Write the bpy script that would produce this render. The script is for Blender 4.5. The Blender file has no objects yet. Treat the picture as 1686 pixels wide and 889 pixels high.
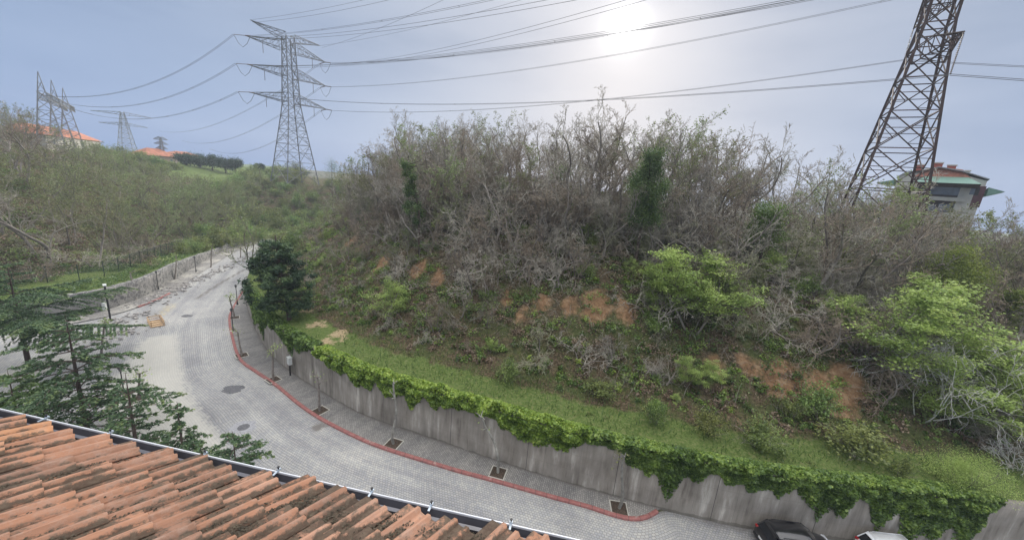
import bpy, math, random
import numpy as np
from mathutils import Matrix, Vector, noise
from mathutils.geometry import delaunay_2d_cdt

random.seed(7)
RNG = np.random.default_rng(11)
SC = bpy.context.scene
COL = SC.collection
R = math.radians

# ------------------------------------------------------------------ camera
FPX, CX, CY = 610.0, 843.0, 444.5
PITCH, ROLL, CAMH = R(13.2), R(4.9), 20.0
FWD = np.array([0, math.cos(PITCH), -math.sin(PITCH)])
_r0 = np.array([1.0, 0, 0]); _u0 = np.cross(_r0, FWD)
RIGHT = _r0 * math.cos(ROLL) + _u0 * math.sin(ROLL)
UP = -_r0 * math.sin(ROLL) + _u0 * math.cos(ROLL)
CAM = np.array([0, 0, CAMH])
cd = bpy.data.cameras.new('camera'); cam = bpy.data.objects.new('camera', cd); COL.objects.link(cam)
M = Matrix(((RIGHT[0], UP[0], -FWD[0], 0), (RIGHT[1], UP[1], -FWD[1], 0), (RIGHT[2], UP[2], -FWD[2], CAMH), (0, 0, 0, 1)))
cam.matrix_world = M
cd.sensor_width = 36; cd.lens = 36 * FPX / 1686.0
cd.clip_start = 0.05; cd.clip_end = 3000
SC.camera = cam

# ------------------------------------------------------------------ world and sun
SUN_AZ, SUN_EL = R(12.47), R(20.5)
SUN_DIR = (math.sin(SUN_AZ) * math.cos(SUN_EL), math.cos(SUN_AZ) * math.cos(SUN_EL), math.sin(SUN_EL))
SKY_GAIN = 1.0
SC.view_settings.view_transform = 'Standard'
SC.view_settings.look = 'None'
SC.view_settings.exposure = 0.42
SC.cycles.use_denoising = True
SC.view_settings.gamma = 1.0
w = bpy.data.worlds.new("World"); SC.world = w; w.use_nodes = True
nt = w.node_tree; nt.nodes.clear()
def N(tree, typ, **kw):
    n = tree.nodes.new(typ)
    for k, v in kw.items():
        if k.startswith('i_'): n.inputs[k[2:].replace('_', ' ')].default_value = v
        else: setattr(n, k, v)
    return n
def L(tree, a, b): tree.links.new(a, b)
def math_node(t, op, a, b=None, c=None, clamp=False):
    n = t.nodes.new('ShaderNodeMath'); n.operation = op; n.use_clamp = clamp
    for i, v in enumerate((a, b, c)):
        if v is None: continue
        if isinstance(v, (int, float)): n.inputs[i].default_value = v
        else: t.links.new(v, n.inputs[i])
    return n.outputs[0]
def ramp(t, fac, stops, interp='LINEAR'):
    n = t.nodes.new('ShaderNodeValToRGB'); cr = n.color_ramp; cr.interpolation = interp
    while len(cr.elements) < len(stops): cr.elements.new(0.5)
    for e, (p, c) in zip(cr.elements, stops):
        e.position = p; e.color = tuple(c) + (1,) if len(c) == 3 else c
    if fac is not None: t.links.new(fac, n.inputs[0])
    return n.outputs[0]
def mixc(t, fac, a, b, blend='MIX'):
    n = t.nodes.new('ShaderNodeMix'); n.data_type = 'RGBA'; n.blend_type = blend
    for sock, v in ((n.inputs[0], fac), (n.inputs[6], a), (n.inputs[7], b)):
        if isinstance(v, (int, float)): sock.default_value = v
        elif isinstance(v, (tuple, list)): sock.default_value = tuple(v) + (1,) if len(v) == 3 else v
        else: t.links.new(v, sock)
    return n.outputs[2]

tc = N(nt, 'ShaderNodeTexCoord')
sky = N(nt, 'ShaderNodeTexSky'); sky.sky_type = 'NISHITA'; sky.sun_disc = False
sky.sun_elevation = SUN_EL; sky.sun_rotation = SUN_AZ; sky.altitude = 80; sky.air_density = 1.2; sky.dust_density = 2.5
sep = N(nt, 'ShaderNodeSeparateXYZ'); L(nt, tc.outputs['Generated'], sep.inputs[0])
zed = sep.outputs[2]
dot = nt.nodes.new('ShaderNodeVectorMath'); dot.operation = 'DOT_PRODUCT'
L(nt, tc.outputs['Generated'], dot.inputs[0]); dot.inputs[1].default_value = SUN_DIR
dp = math_node(nt, 'MAXIMUM', dot.outputs['Value'], 0.0)
# cloud veil: bluish towards the horizon away from the sun, lilac white round it, brighter overhead
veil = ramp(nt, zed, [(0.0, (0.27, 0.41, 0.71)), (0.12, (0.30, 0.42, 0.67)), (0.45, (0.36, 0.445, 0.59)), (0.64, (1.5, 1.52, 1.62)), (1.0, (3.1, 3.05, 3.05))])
side = math_node(nt, 'POWER', dp, 4.0)
veil2 = mixc(nt, side, veil, (0.56, 0.61, 0.73))
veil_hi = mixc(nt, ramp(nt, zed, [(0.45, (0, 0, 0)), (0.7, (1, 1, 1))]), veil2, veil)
mp = N(nt, 'ShaderNodeMapping'); L(nt, tc.outputs['Generated'], mp.inputs[0]); mp.inputs['Scale'].default_value = (1.2, 1.2, 4.5)
nz = N(nt, 'ShaderNodeTexNoise', i_Scale=1.6, i_Detail=5.0, i_Roughness=0.5); L(nt, mp.outputs[0], nz.inputs['Vector'])
cloudvar = ramp(nt, nz.outputs[0], [(0.32, (0.83, 0.86, 0.90)), (0.5, (1.0, 1.0, 1.0)), (0.7, (1.10, 1.08, 1.05))])
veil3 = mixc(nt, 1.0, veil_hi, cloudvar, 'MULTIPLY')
g1 = math_node(nt, 'MULTIPLY', math_node(nt, 'POWER', dp, 60.0), 0.05)
g2 = math_node(nt, 'MULTIPLY', math_node(nt, 'POWER', dp, 700.0), 0.22)
g3 = math_node(nt, 'MULTIPLY', math_node(nt, 'POWER', dp, 2800.0), 1.7)
glow = math_node(nt, 'ADD', math_node(nt, 'ADD', g1, g2), g3)
bgs = N(nt, 'ShaderNodeBackground'); L(nt, sky.outputs[0], bgs.inputs[0]); bgs.inputs[1].default_value = 0.05
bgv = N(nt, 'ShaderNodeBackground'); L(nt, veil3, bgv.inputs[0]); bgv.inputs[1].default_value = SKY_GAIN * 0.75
bgg = N(nt, 'ShaderNodeBackground', ); bgg.inputs[0].default_value = (1, 0.99, 0.97, 1); L(nt, glow, bgg.inputs[1])
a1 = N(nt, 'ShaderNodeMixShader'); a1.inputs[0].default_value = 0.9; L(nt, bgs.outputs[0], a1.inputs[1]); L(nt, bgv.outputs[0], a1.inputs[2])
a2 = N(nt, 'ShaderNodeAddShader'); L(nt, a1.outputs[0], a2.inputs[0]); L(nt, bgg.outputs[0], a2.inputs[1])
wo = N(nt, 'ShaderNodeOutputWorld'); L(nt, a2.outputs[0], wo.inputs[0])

sd = bpy.data.lights.new('sun', 'SUN'); sd.energy = 2.6; sd.angle = R(8); sd.color = (1.0, 0.95, 0.87)
sun = bpy.data.objects.new('sun', sd); COL.objects.link(sun)
sun.rotation_euler = Vector(SUN_DIR).to_track_quat('Z', 'Y').to_euler()

# ------------------------------------------------------------------ pixel helpers (a ray through the lens, met with real ground)
def ray(px, py):
    return FWD + RIGHT * ((px - CX) / FPX) + UP * (-(py - CY) / FPX)
def gp(px, py, z=0.0):
    d = ray(px, py); return CAM + d * ((z - CAMH) / d[2])
def at(px, py, Y):
    d = ray(px, py); return CAM + d * (Y / d[1])
def proj(p):
    v = np.asarray(p, float) - CAM; ww = v @ FWD
    return CX + FPX * (v @ RIGHT) / ww, CY - FPX * (v @ UP) / ww, ww

# ------------------------------------------------------------------ object helpers
def link(o): COL.objects.link(o); return o
def tag(o, label=None, cat=None, group=None, kind=None):
    if label: o['label'] = label
    if cat: o['category'] = cat
    if group: o['group'] = group
    if kind: o['kind'] = kind
    return o
def empty(name, loc=(0, 0, 0), rz=0.0):
    o = bpy.data.objects.new(name, None); o.location = tuple(loc); o.rotation_euler = (0, 0, rz); o.empty_display_size = 0.2
    return link(o)
def copy_tree(o, parent=None):
    c = o.copy(); link(c)
    if parent: c.parent = parent
    for ch in o.children: copy_tree(ch, c)
    return c
def np_mesh(name, verts, faces, mat, parent=None, smooth=False, attrs=None, fattrs=None, uv=None, mats=None, midx=None):
    """verts (n,3), faces (m,k) constant k"""
    verts = np.asarray(verts, np.float32); faces = np.asarray(faces, np.int32)
    me = bpy.data.meshes.new(name); k = faces.shape[1]; m = len(faces)
    me.vertices.add(len(verts)); me.vertices.foreach_set('co', verts.ravel())
    me.loops.add(m * k); me.loops.foreach_set('vertex_index', faces.ravel())
    me.polygons.add(m); me.polygons.foreach_set('loop_start', np.arange(0, m * k, k, dtype=np.int32))
    me.polygons.foreach_set('loop_total', np.full(m, k, np.int32))
    for an, av in (attrs or {}).items():
        at_ = me.attributes.new(an, 'FLOAT', 'POINT'); at_.data.foreach_set('value', np.asarray(av, np.float32))
    for an, av in (fattrs or {}).items():
        at_ = me.attributes.new(an, 'FLOAT', 'FACE'); at_.data.foreach_set('value', np.asarray(av, np.float32))
    if uv is not None:
        ul = me.uv_layers.new(name='UVMap'); ul.data.foreach_set('uv', np.asarray(uv, np.float32)[faces.ravel()].ravel())
    for mm in (mats or [mat]): me.materials.append(mm)
    if midx is not None: me.polygons.foreach_set('material_index', np.asarray(midx, np.int32))
    me.update(calc_edges=True)
    if smooth: me.polygons.foreach_set('use_smooth', np.ones(m, bool))
    o = bpy.data.objects.new(name, me); link(o)
    if parent: o.parent = parent
    return o

class MB:
    """collects boxes, tubes and polygons into one mesh"""
    def __init__(s): s.v = []; s.f = []
    def poly(s, pts, faces):
        b = len(s.v); s.v += [tuple(p) for p in pts]; s.f += [tuple(i + b for i in f) for f in faces]
    def box(s, c, size, rz=0.0, M3=None):
        hx, hy, hz = size[0] / 2, size[1] / 2, size[2] / 2
        P = [Vector((x, y, z)) for x in (-hx, hx) for y in (-hy, hy) for z in (-hz, hz)]
        m = M3 if M3 is not None else Matrix.Rotation(rz, 3, 'Z')
        P = [m @ p + Vector(c) for p in P]
        s.poly(P, [(0, 1, 3, 2), (4, 6, 7, 5), (0, 4, 5, 1), (2, 3, 7, 6), (0, 2, 6, 4), (1, 5, 7, 3)])
    def bar(s, a, b, r, sides=4, r2=None, caps=True):
        a = Vector(a); b = Vector(b); d = b - a
        if d.length < 1e-6: return
        d.normalize(); u = d.orthogonal().normalized(); w_ = d.cross(u); r2 = r if r2 is None else r2
        base = len(s.v)
        for c, rr in ((a, r), (b, r2)):
            for k in range(sides):
                t = 2 * math.pi * (k + .5) / sides
                s.v.append(tuple(c + (u * math.cos(t) + w_ * math.sin(t)) * rr))
        for k in range(sides):
            s.f.append((base + k, base + (k + 1) % sides, base + sides + (k + 1) % sides, base + sides + k))
        if caps and sides > 2:
            s.f.append(tuple(base + k for k in range(sides))[::-1]); s.f.append(tuple(base + sides + k for k in range(sides)))
    def tube(s, pts, radii, sides=5):
        pts = [Vector(p) for p in pts]; n = len(pts)
        if not hasattr(radii, '__len__'): radii = [radii] * n
        base = len(s.v); u = None
        for i, p in enumerate(pts):
            d = (pts[min(i + 1, n - 1)] - pts[max(i - 1, 0)]).normalized()
            if u is None: u = d.orthogonal().normalized()
            else:
                u = u - d * u.dot(d)
                u = d.orthogonal().normalized() if u.length < 1e-4 else u.normalized()
            w_ = d.cross(u)
            for k in range(sides):
                t = 2 * math.pi * k / sides
                s.v.append(tuple(p + (u * math.cos(t) + w_ * math.sin(t)) * radii[i]))
        for i in range(n - 1):
            for k in range(sides):
                a = base + i * sides + k; b = base + i * sides + (k + 1) % sides
                s.f.append((a, b, b + sides, a + sides))
    def lathe(s, c, prof, seg=12):
        base = len(s.v)
        for (r, z) in prof:
            for k in range(seg):
                t = 2 * math.pi * k / seg; s.v.append((c[0] + r * math.cos(t), c[1] + r * math.sin(t), c[2] + z))
        for i in range(len(prof) - 1):
            for k in range(seg):
                a = base + i * seg + k; b = base + i * seg + (k + 1) % seg
                s.f.append((a, b, b + seg, a + seg))
    def build(s, name, mat, parent=None, smooth=False, bevel=0.0):
        me = bpy.data.meshes.new(name); me.from_pydata(s.v, [], s.f); me.materials.append(mat); me.update()
        if smooth: me.polygons.foreach_set('use_smooth', np.ones(len(me.polygons), bool))
        o = bpy.data.objects.new(name, me); link(o)
        if parent: o.parent = parent
        if bevel:
            b = o.modifiers.new('bevel', 'BEVEL'); b.width = bevel; b.segments = 2; b.limit_method = 'ANGLE'
        return o

# ------------------------------------------------------------------ materials
def new_mat(name):
    m = bpy.data.materials.new(name); m.use_nodes = True; t = m.node_tree
    b = t.nodes['Principled BSDF']; return m, t, b
def flat(name, col, rough=0.7, metal=0.0, var=0.12, scale=6.0, bump=0.0, coat=0.0, spec=None):
    m, t, b = new_mat(name)
    tcn = N(t, 'ShaderNodeTexCoord'); n = N(t, 'ShaderNodeTexNoise', i_Scale=scale, i_Detail=5.0, i_Roughness=0.6)
    L(t, tcn.outputs['Object'], n.inputs['Vector'])
    lo = tuple(max(0, c * (1 - var * 1.6)) for c in col); hi = tuple(min(1, c * (1 + var * 1.6)) for c in col)
    L(t, ramp(t, n.outputs[0], [(0.3, lo), (0.7, hi)]), b.inputs['Base Color'])
    b.inputs['Roughness'].default_value = rough; b.inputs['Metallic'].default_value = metal
    if coat: b.inputs['Coat Weight'].default_value = coat; b.inputs['Coat Roughness'].default_value = 0.05
    if spec is not None: b.inputs['Specular IOR Level'].default_value = spec
    if bump:
        bn = N(t, 'ShaderNodeBump', i_Strength=bump, i_Distance=0.02); L(t, n.outputs[0], bn.inputs['Height']); L(t, bn.outputs[0], b.inputs['Normal'])
    return m
def leaf_mat(name, stops, transl=0.35, objvar=0.0):
    """per-leaf colour from the face attribute tint, per-plant shift from the object's random number"""
    m, t, b = new_mat(name); t.nodes.remove(b)
    a = N(t, 'ShaderNodeAttribute', attribute_name='tint')
    fac = a.outputs['Fac']
    c = ramp(t, fac, stops)
    if objvar:
        oi = N(t, 'ShaderNodeObjectInfo'); hs = N(t, 'ShaderNodeHueSaturation'); L(t, c, hs.inputs['Color'])
        L(t, math_node(t, 'MULTIPLY_ADD', oi.outputs['Random'], objvar * 0.12, 0.5 - objvar * 0.06), hs.inputs['Hue'])
        L(t, math_node(t, 'MULTIPLY_ADD', oi.outputs['Random'], objvar * 0.9, 1 - objvar * 0.45), hs.inputs['Value'])
        c = hs.outputs[0]
    d = N(t, 'ShaderNodeBsdfDiffuse'); tr = N(t, 'ShaderNodeBsdfTranslucent'); mx = N(t, 'ShaderNodeMixShader'); mx.inputs[0].default_value = transl
    L(t, c, d.inputs[0]); L(t, c, tr.inputs[0]); L(t, d.outputs[0], mx.inputs[1]); L(t, tr.outputs[0], mx.inputs[2])
    gl = N(t, 'ShaderNodeBsdfGlossy', i_Roughness=0.45); gl.inputs[0].default_value = (0.8, 0.85, 0.9, 1); m2 = N(t, 'ShaderNodeMixShader'); m2.inputs[0].default_value = 0.04
    L(t, mx.outputs[0], m2.inputs[1]); L(t, gl.outputs[0], m2.inputs[2])
    L(t, m2.outputs[0], t.nodes['Material Output'].inputs[0]); return m
def bark_mat(name, stops, objvar=0.3):
    m, t, b = new_mat(name)
    tcn = N(t, 'ShaderNodeTexCoord'); n = N(t, 'ShaderNodeTexNoise', i_Scale=3.0, i_Detail=4.0); L(t, tcn.outputs['Object'], n.inputs['Vector'])
    c = ramp(t, n.outputs[0], stops)
    oi = N(t, 'ShaderNodeObjectInfo'); hs = N(t, 'ShaderNodeHueSaturation'); L(t, c, hs.inputs['Color'])
    L(t, math_node(t, 'MULTIPLY_ADD', oi.outputs['Random'], objvar * 2, 1 - objvar), hs.inputs['Value'])
    L(t, hs.outputs[0], b.inputs['Base Color']); b.inputs['Roughness'].default_value = 0.9; b.inputs['Specular IOR Level'].default_value = 0.2
    return m

MAT = {}
MAT['bark'] = bark_mat('grey_bark', [(0.3, (0.17, 0.145, 0.125)), (0.7, (0.32, 0.285, 0.255))])
MAT['twig'] = bark_mat('grey_twigs', [(0.3, (0.24, 0.215, 0.175)), (0.7, (0.48, 0.445, 0.375))])
MAT['twig_brown'] = bark_mat('brown_twigs', [(0.3, (0.18, 0.14, 0.10)), (0.7, (0.37, 0.31, 0.24))])
MAT['twig_olive'] = bark_mat('olive_twigs', [(0.3, (0.19, 0.18, 0.12)), (0.7, (0.33, 0.32, 0.22))])
MAT['twig_pale'] = bark_mat('pale_twigs', [(0.3, (0.50, 0.48, 0.44)), (0.7, (0.74, 0.72, 0.68))])
MAT['bark_pale'] = bark_mat('lichen_bark', [(0.3, (0.17, 0.16, 0.14)), (0.7, (0.36, 0.35, 0.31))])
MAT['bark_dark'] = bark_mat('dark_bark', [(0.3, (0.07, 0.05, 0.04)), (0.7, (0.16, 0.12, 0.10))])
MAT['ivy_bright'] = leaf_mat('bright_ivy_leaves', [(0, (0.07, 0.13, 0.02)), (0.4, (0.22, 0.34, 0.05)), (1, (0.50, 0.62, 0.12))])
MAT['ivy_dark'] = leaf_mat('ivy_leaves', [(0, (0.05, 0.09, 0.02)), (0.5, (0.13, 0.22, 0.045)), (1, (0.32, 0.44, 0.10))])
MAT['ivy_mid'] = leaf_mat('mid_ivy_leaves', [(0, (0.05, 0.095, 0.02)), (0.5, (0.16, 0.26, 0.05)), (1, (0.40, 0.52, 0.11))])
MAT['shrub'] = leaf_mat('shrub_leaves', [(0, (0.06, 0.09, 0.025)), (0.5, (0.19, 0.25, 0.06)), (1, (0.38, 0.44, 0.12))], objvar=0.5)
MAT['lime'] = leaf_mat('lime_leaves', [(0, (0.13, 0.20, 0.045)), (0.5, (0.34, 0.46, 0.11)), (1, (0.56, 0.66, 0.20))])
MAT['clad'] = leaf_mat('ivy_clad_leaves', [(0, (0.025, 0.05, 0.015)), (0.5, (0.08, 0.14, 0.035)), (1, (0.22, 0.32, 0.08))])
MAT['clad_yellow'] = leaf_mat('yellow_ivy_leaves', [(0, (0.07, 0.10, 0.02)), (0.5, (0.18, 0.24, 0.03)), (1, (0.36, 0.40, 0.06))])
MAT['bud'] = leaf_mat('budding_leaves', [(0, (0.13, 0.145, 0.055)), (0.5, (0.22, 0.26, 0.09)), (1, (0.36, 0.41, 0.15))], objvar=0.5)
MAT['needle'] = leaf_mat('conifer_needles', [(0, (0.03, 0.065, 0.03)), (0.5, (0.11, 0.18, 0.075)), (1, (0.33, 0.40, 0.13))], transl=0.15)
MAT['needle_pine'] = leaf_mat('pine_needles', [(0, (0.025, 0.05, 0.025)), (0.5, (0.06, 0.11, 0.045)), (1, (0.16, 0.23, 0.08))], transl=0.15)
MAT['needle_yellow'] = leaf_mat('yellow_green_needles', [(0, (0.04, 0.08, 0.02)), (0.5, (0.10, 0.17, 0.035)), (1, (0.24, 0.33, 0.06))], transl=0.2)
MAT['far_dark'] = leaf_mat('far_evergreen_leaves', [(0, (0.015, 0.04, 0.015)), (1, (0.07, 0.12, 0.05))], transl=0.1)
MAT['grass'] = leaf_mat('grass_blades', [(0, (0.05, 0.09, 0.025)), (0.5, (0.13, 0.21, 0.05)), (1, (0.30, 0.36, 0.11))], transl=0.3)
MAT['litter'] = leaf_mat('dead_leaves', [(0, (0.10, 0.065, 0.04)), (0.5, (0.22, 0.155, 0.10)), (1, (0.38, 0.29, 0.20))], transl=0.1)
MAT['steel'] = flat('weathered_galvanised_steel', (0.20, 0.205, 0.21), 0.55, 0.3, 0.1, 2.0)
MAT['steel_rust'] = flat('rusty_brown_steel', (0.06, 0.034, 0.030), 0.7, 0.2, 0.35, 1.2)
MAT['wire'] = flat('grey_conductor', (0.16, 0.16, 0.165), 0.6, 0.3, 0.05, 2.0)
MAT['insulator'] = flat('brown_insulator', (0.16, 0.12, 0.10), 0.3, 0, 0.1, 2.0)
MAT['lamp_black'] = flat('black_painted_iron', (0.018, 0.018, 0.02), 0.4, 0.2, 0.2, 8.0)
MAT['lamp_glass'] = flat('smoked_lantern_glass', (0.12, 0.12, 0.12), 0.15, 0, 0.1, 8.0)
MAT['white_box'] = flat('off_white_plastic', (0.62, 0.64, 0.62), 0.5, 0, 0.08, 8.0)
MAT['soil'] = flat('dark_soil', (0.07, 0.05, 0.035), 0.95, 0, 0.5, 14.0, 0.5)
MAT['pit_edge'] = flat('pale_concrete_edging', (0.50, 0.48, 0.42), 0.9, 0, 0.15, 10.0)
MAT['wood'] = flat('raw_timber', (0.48, 0.33, 0.19), 0.8, 0, 0.25, 5.0)
MAT['iron'] = flat('cast_iron', (0.13, 0.13, 0.135), 0.7, 0.1, 0.25, 9.0, 0.3)
MAT['fence'] = flat('dark_green_fence_steel', (0.035, 0.055, 0.045), 0.6, 0.2, 0.2, 5.0)
MAT['rubble'] = flat('broken_paver_grey', (0.34, 0.32, 0.30), 0.9, 0, 0.35, 3.0, 0.3)

def kerb_material():
    m, t, b = new_mat('red_painted_kerb'); g = N(t, 'ShaderNodeTexCoord')
    n = N(t, 'ShaderNodeTexNoise', i_Scale=2.5, i_Detail=8.0, i_Roughness=0.7); L(t, g.outputs['Object'], n.inputs['Vector'])
    n2 = N(t, 'ShaderNodeTexNoise', i_Scale=0.35, i_Detail=2.0); L(t, g.outputs['Object'], n2.inputs['Vector'])
    c = ramp(t, n.outputs[0], [(0.30, (0.13, 0.09, 0.08)), (0.42, (0.26, 0.09, 0.085)), (0.56, (0.33, 0.12, 0.105)), (0.66, (0.38, 0.29, 0.26))])
    u = N(t, 'ShaderNodeUVMap'); s = N(t, 'ShaderNodeSeparateXYZ'); L(t, u.outputs[0], s.inputs[0])
    fr = math_node(t, 'FRACT', math_node(t, 'MULTIPLY', s.outputs[0], 1.0 / 0.75))
    joint = math_node(t, 'LESS_THAN', fr, 0.055)
    c2 = mixc(t, joint, c, (0.12, 0.06, 0.055))
    L(t, mixc(t, math_node(t, 'MULTIPLY', n2.outputs[0], 0.35), c2, (0.36, 0.18, 0.15)), b.inputs['Base Color']); b.inputs['Roughness'].default_value = 0.75
    return m
MAT['kerb'] = kerb_material()

def paver_material(name, c_lo, c_hi, mortar, bw, bh, sandcol=(0.58, 0.555, 0.48), dirt=(0.17, 0.155, 0.14)):
    m, t, b = new_mat(name); u = N(t, 'ShaderNodeUVMap'); g = N(t, 'ShaderNodeTexCoord')
    # small wobble so courses are not ruler straight
    wn = N(t, 'ShaderNodeTexNoise', i_Scale=0.6, i_Detail=2.0); L(t, g.outputs['Object'], wn.inputs['Vector'])
    va = t.nodes.new('ShaderNodeVectorMath'); va.operation = 'MULTIPLY_ADD'; L(t, wn.outputs['Color'], va.inputs[0]); va.inputs[1].default_value = (0.22, 0.22, 0); L(t, u.outputs[0], va.inputs[2])
    br = N(t, 'ShaderNodeTexBrick'); L(t, va.outputs[0], br.inputs['Vector']); br.offset = 0.5
    br.inputs['Scale'].default_value = 1.0; br.inputs['Brick Width'].default_value = bw; br.inputs['Row Height'].default_value = bh
    br.inputs['Mortar Size'].default_value = 0.014; br.inputs['Mortar Smooth'].default_value = 0.3; br.inputs['Bias'].default_value = 0.0
    br.inputs['Color1'].default_value = c_lo + (1,); br.inputs['Color2'].default_value = c_hi + (1,); br.inputs['Mortar'].default_value = mortar + (1,)
    big = N(t, 'ShaderNodeTexNoise', i_Scale=0.16, i_Detail=6.0, i_Roughness=0.62); L(t, g.outputs['Object'], big.inputs['Vector'])
    col = mixc(t, 1.0, br.outputs[0], ramp(t, big.outputs[0], [(0.3, (0.72, 0.72, 0.74)), (0.5, (0.98, 0.98, 0.98)), (0.7, (1.22, 1.2, 1.16))]), 'MULTIPLY')
    # tyre and rain marks
    mp_ = N(t, 'ShaderNodeMapping'); L(t, u.outputs[0], mp_.inputs[0]); mp_.inputs['Scale'].default_value = (0.05, 0.9, 1)
    tn = N(t, 'ShaderNodeTexNoise', i_Scale=1.0, i_Detail=5.0); L(t, mp_.outputs[0], tn.inputs['Vector'])
    col = mixc(t, 1.0, col, ramp(t, tn.outputs[0], [(0.35, (0.84, 0.84, 0.86)), (0.65, (1.1, 1.1, 1.08))]), 'MULTIPLY')
    fine = N(t, 'ShaderNodeTexNoise', i_Scale=2.2, i_Detail=8.0, i_Roughness=0.7); L(t, g.outputs['Object'], fine.inputs['Vector'])
    for an, cc in (('sand', sandcol), ('dirt', dirt), ('yellow', (0.52, 0.42, 0.20))):
        a = N(t, 'ShaderNodeAttribute', attribute_name=an)
        f = math_node(t, 'ADD', a.outputs['Fac'], math_node(t, 'MULTIPLY', math_node(t, 'SUBTRACT', fine.outputs[0], 0.5), 1.4))
        f = math_node(t, 'MULTIPLY', ramp(t, f, [(0.42, (0, 0, 0)), (0.75, (1, 1, 1))]), math_node(t, 'MINIMUM', math_node(t, 'MULTIPLY', a.outputs['Fac'], 1.2), 0.6 if an == 'sand' else 0.9))
        col = mixc(t, f, col, cc)
    L(t, col, b.inputs['Base Color']); b.inputs['Roughness'].default_value = 0.75; b.inputs['Specular IOR Level'].default_value = 0.3
    bp = N(t, 'ShaderNodeBump', i_Strength=0.5, i_Distance=0.012); L(t, math_node(t, 'SUBTRACT', 1.0, br.outputs['Fac']), bp.inputs['Height']); L(t, bp.outputs[0], b.inputs['Normal'])
    return m
MAT['pavers'] = paver_material('grey_block_pavers', (0.34, 0.345, 0.35), (0.45, 0.44, 0.41), (0.20, 0.195, 0.185), 0.18, 0.17)
MAT['sidewalk'] = paver_material('brownish_sidewalk_pavers', (0.23, 0.22, 0.21), (0.33, 0.315, 0.295), (0.11, 0.11, 0.10), 0.20, 0.13)

def concrete_material():
    m, t, b = new_mat('streaked_concrete'); u = N(t, 'ShaderNodeUVMap'); g = N(t, 'ShaderNodeTexCoord')
    mp_ = N(t, 'ShaderNodeMapping'); L(t, u.outputs[0], mp_.inputs[0]); mp_.inputs['Scale'].default_value = (1.5, 0.2, 1)
    st = N(t, 'ShaderNodeTexNoise', i_Scale=1.0, i_Detail=6.0, i_Roughness=0.65); L(t, mp_.outputs[0], st.inputs['Vector'])
    big = N(t, 'ShaderNodeTexNoise', i_Scale=0.5, i_Detail=6.0); L(t, g.outputs['Object'], big.inputs['Vector'])
    c = ramp(t, st.outputs[0], [(0.30, (0.13, 0.11, 0.09)), (0.42, (0.26, 0.235, 0.20)), (0.56, (0.34, 0.31, 0.27)), (0.68, (0.55, 0.52, 0.46))])
    c = mixc(t, 1.0, c, ramp(t, big.outputs[0], [(0.3, (0.7, 0.69, 0.68)), (0.7, (1.2, 1.2, 1.2))]), 'MULTIPLY')
    s = N(t, 'ShaderNodeSeparateXYZ'); L(t, u.outputs[0], s.inputs[0])
    f1 = math_node(t, 'LESS_THAN', math_node(t, 'FRACT', math_node(t, 'MULTIPLY', s.outputs[0], 1 / 6.1)), 0.006)
    f2 = math_node(t, 'LESS_THAN', math_node(t, 'ABSOLUTE', math_node(t, 'SUBTRACT', math_node(t, 'FRACT', math_node(t, 'MULTIPLY', s.outputs[0], 1 / 2.44)), 0.5)), 0.006)
    f3 = math_node(t, 'LESS_THAN', math_node(t, 'FRACT', math_node(t, 'MULTIPLY', s.outputs[1], 1 / 1.22)), 0.014)
    c = mixc(t, math_node(t, 'MULTIPLY', math_node(t, 'MAXIMUM', f2, f3), 0.35), c, (0.13, 0.12, 0.11))
    c = mixc(t, math_node(t, 'MULTIPLY', f1, 0.85), c, (0.05, 0.045, 0.04))
    # moss and splash line at the foot
    ft = N(t, 'ShaderNodeTexNoise', i_Scale=1.5, i_Detail=5.0); L(t, g.outputs['Object'], ft.inputs['Vector'])
    foot = math_node(t, 'LESS_THAN', s.outputs[1], math_node(t, 'MULTIPLY', ft.outputs[0], 0.42))
    c = mixc(t, math_node(t, 'MULTIPLY', foot, 0.5), c, (0.10, 0.095, 0.07))
    L(t, c, b.inputs['Base Color']); b.inputs['Roughness'].default_value = 0.9
    bp = N(t, 'ShaderNodeBump', i_Strength=0.3, i_Distance=0.02); L(t, big.outputs[0], bp.inputs['Height']); L(t, bp.outputs[0], b.inputs['Normal'])
    return m
MAT['concrete'] = concrete_material()
def stone_material():
    m, t, b = new_mat('dark_rubble_stone'); g = N(t, 'ShaderNodeTexCoord')
    v = N(t, 'ShaderNodeTexVoronoi', i_Scale=2.2); L(t, g.outputs['Object'], v.inputs['Vector'])
    v2 = N(t, 'ShaderNodeTexVoronoi', i_Scale=2.2); v2.feature = 'DISTANCE_TO_EDGE'; L(t, g.outputs['Object'], v2.inputs['Vector'])
    sp = N(t, 'ShaderNodeSeparateXYZ'); L(t, v.outputs['Color'], sp.inputs[0])
    c = ramp(t, sp.outputs[0], [(0, (0.10, 0.10, 0.10)), (0.6, (0.19, 0.185, 0.18)), (1, (0.30, 0.29, 0.27))])
    L(t, mixc(t, math_node(t, 'LESS_THAN', v2.outputs['Distance'], 0.05), c, (0.31, 0.30, 0.28)), b.inputs['Base Color'])
    b.inputs['Roughness'].default_value = 0.95; return m
MAT['stone'] = stone_material()

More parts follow.
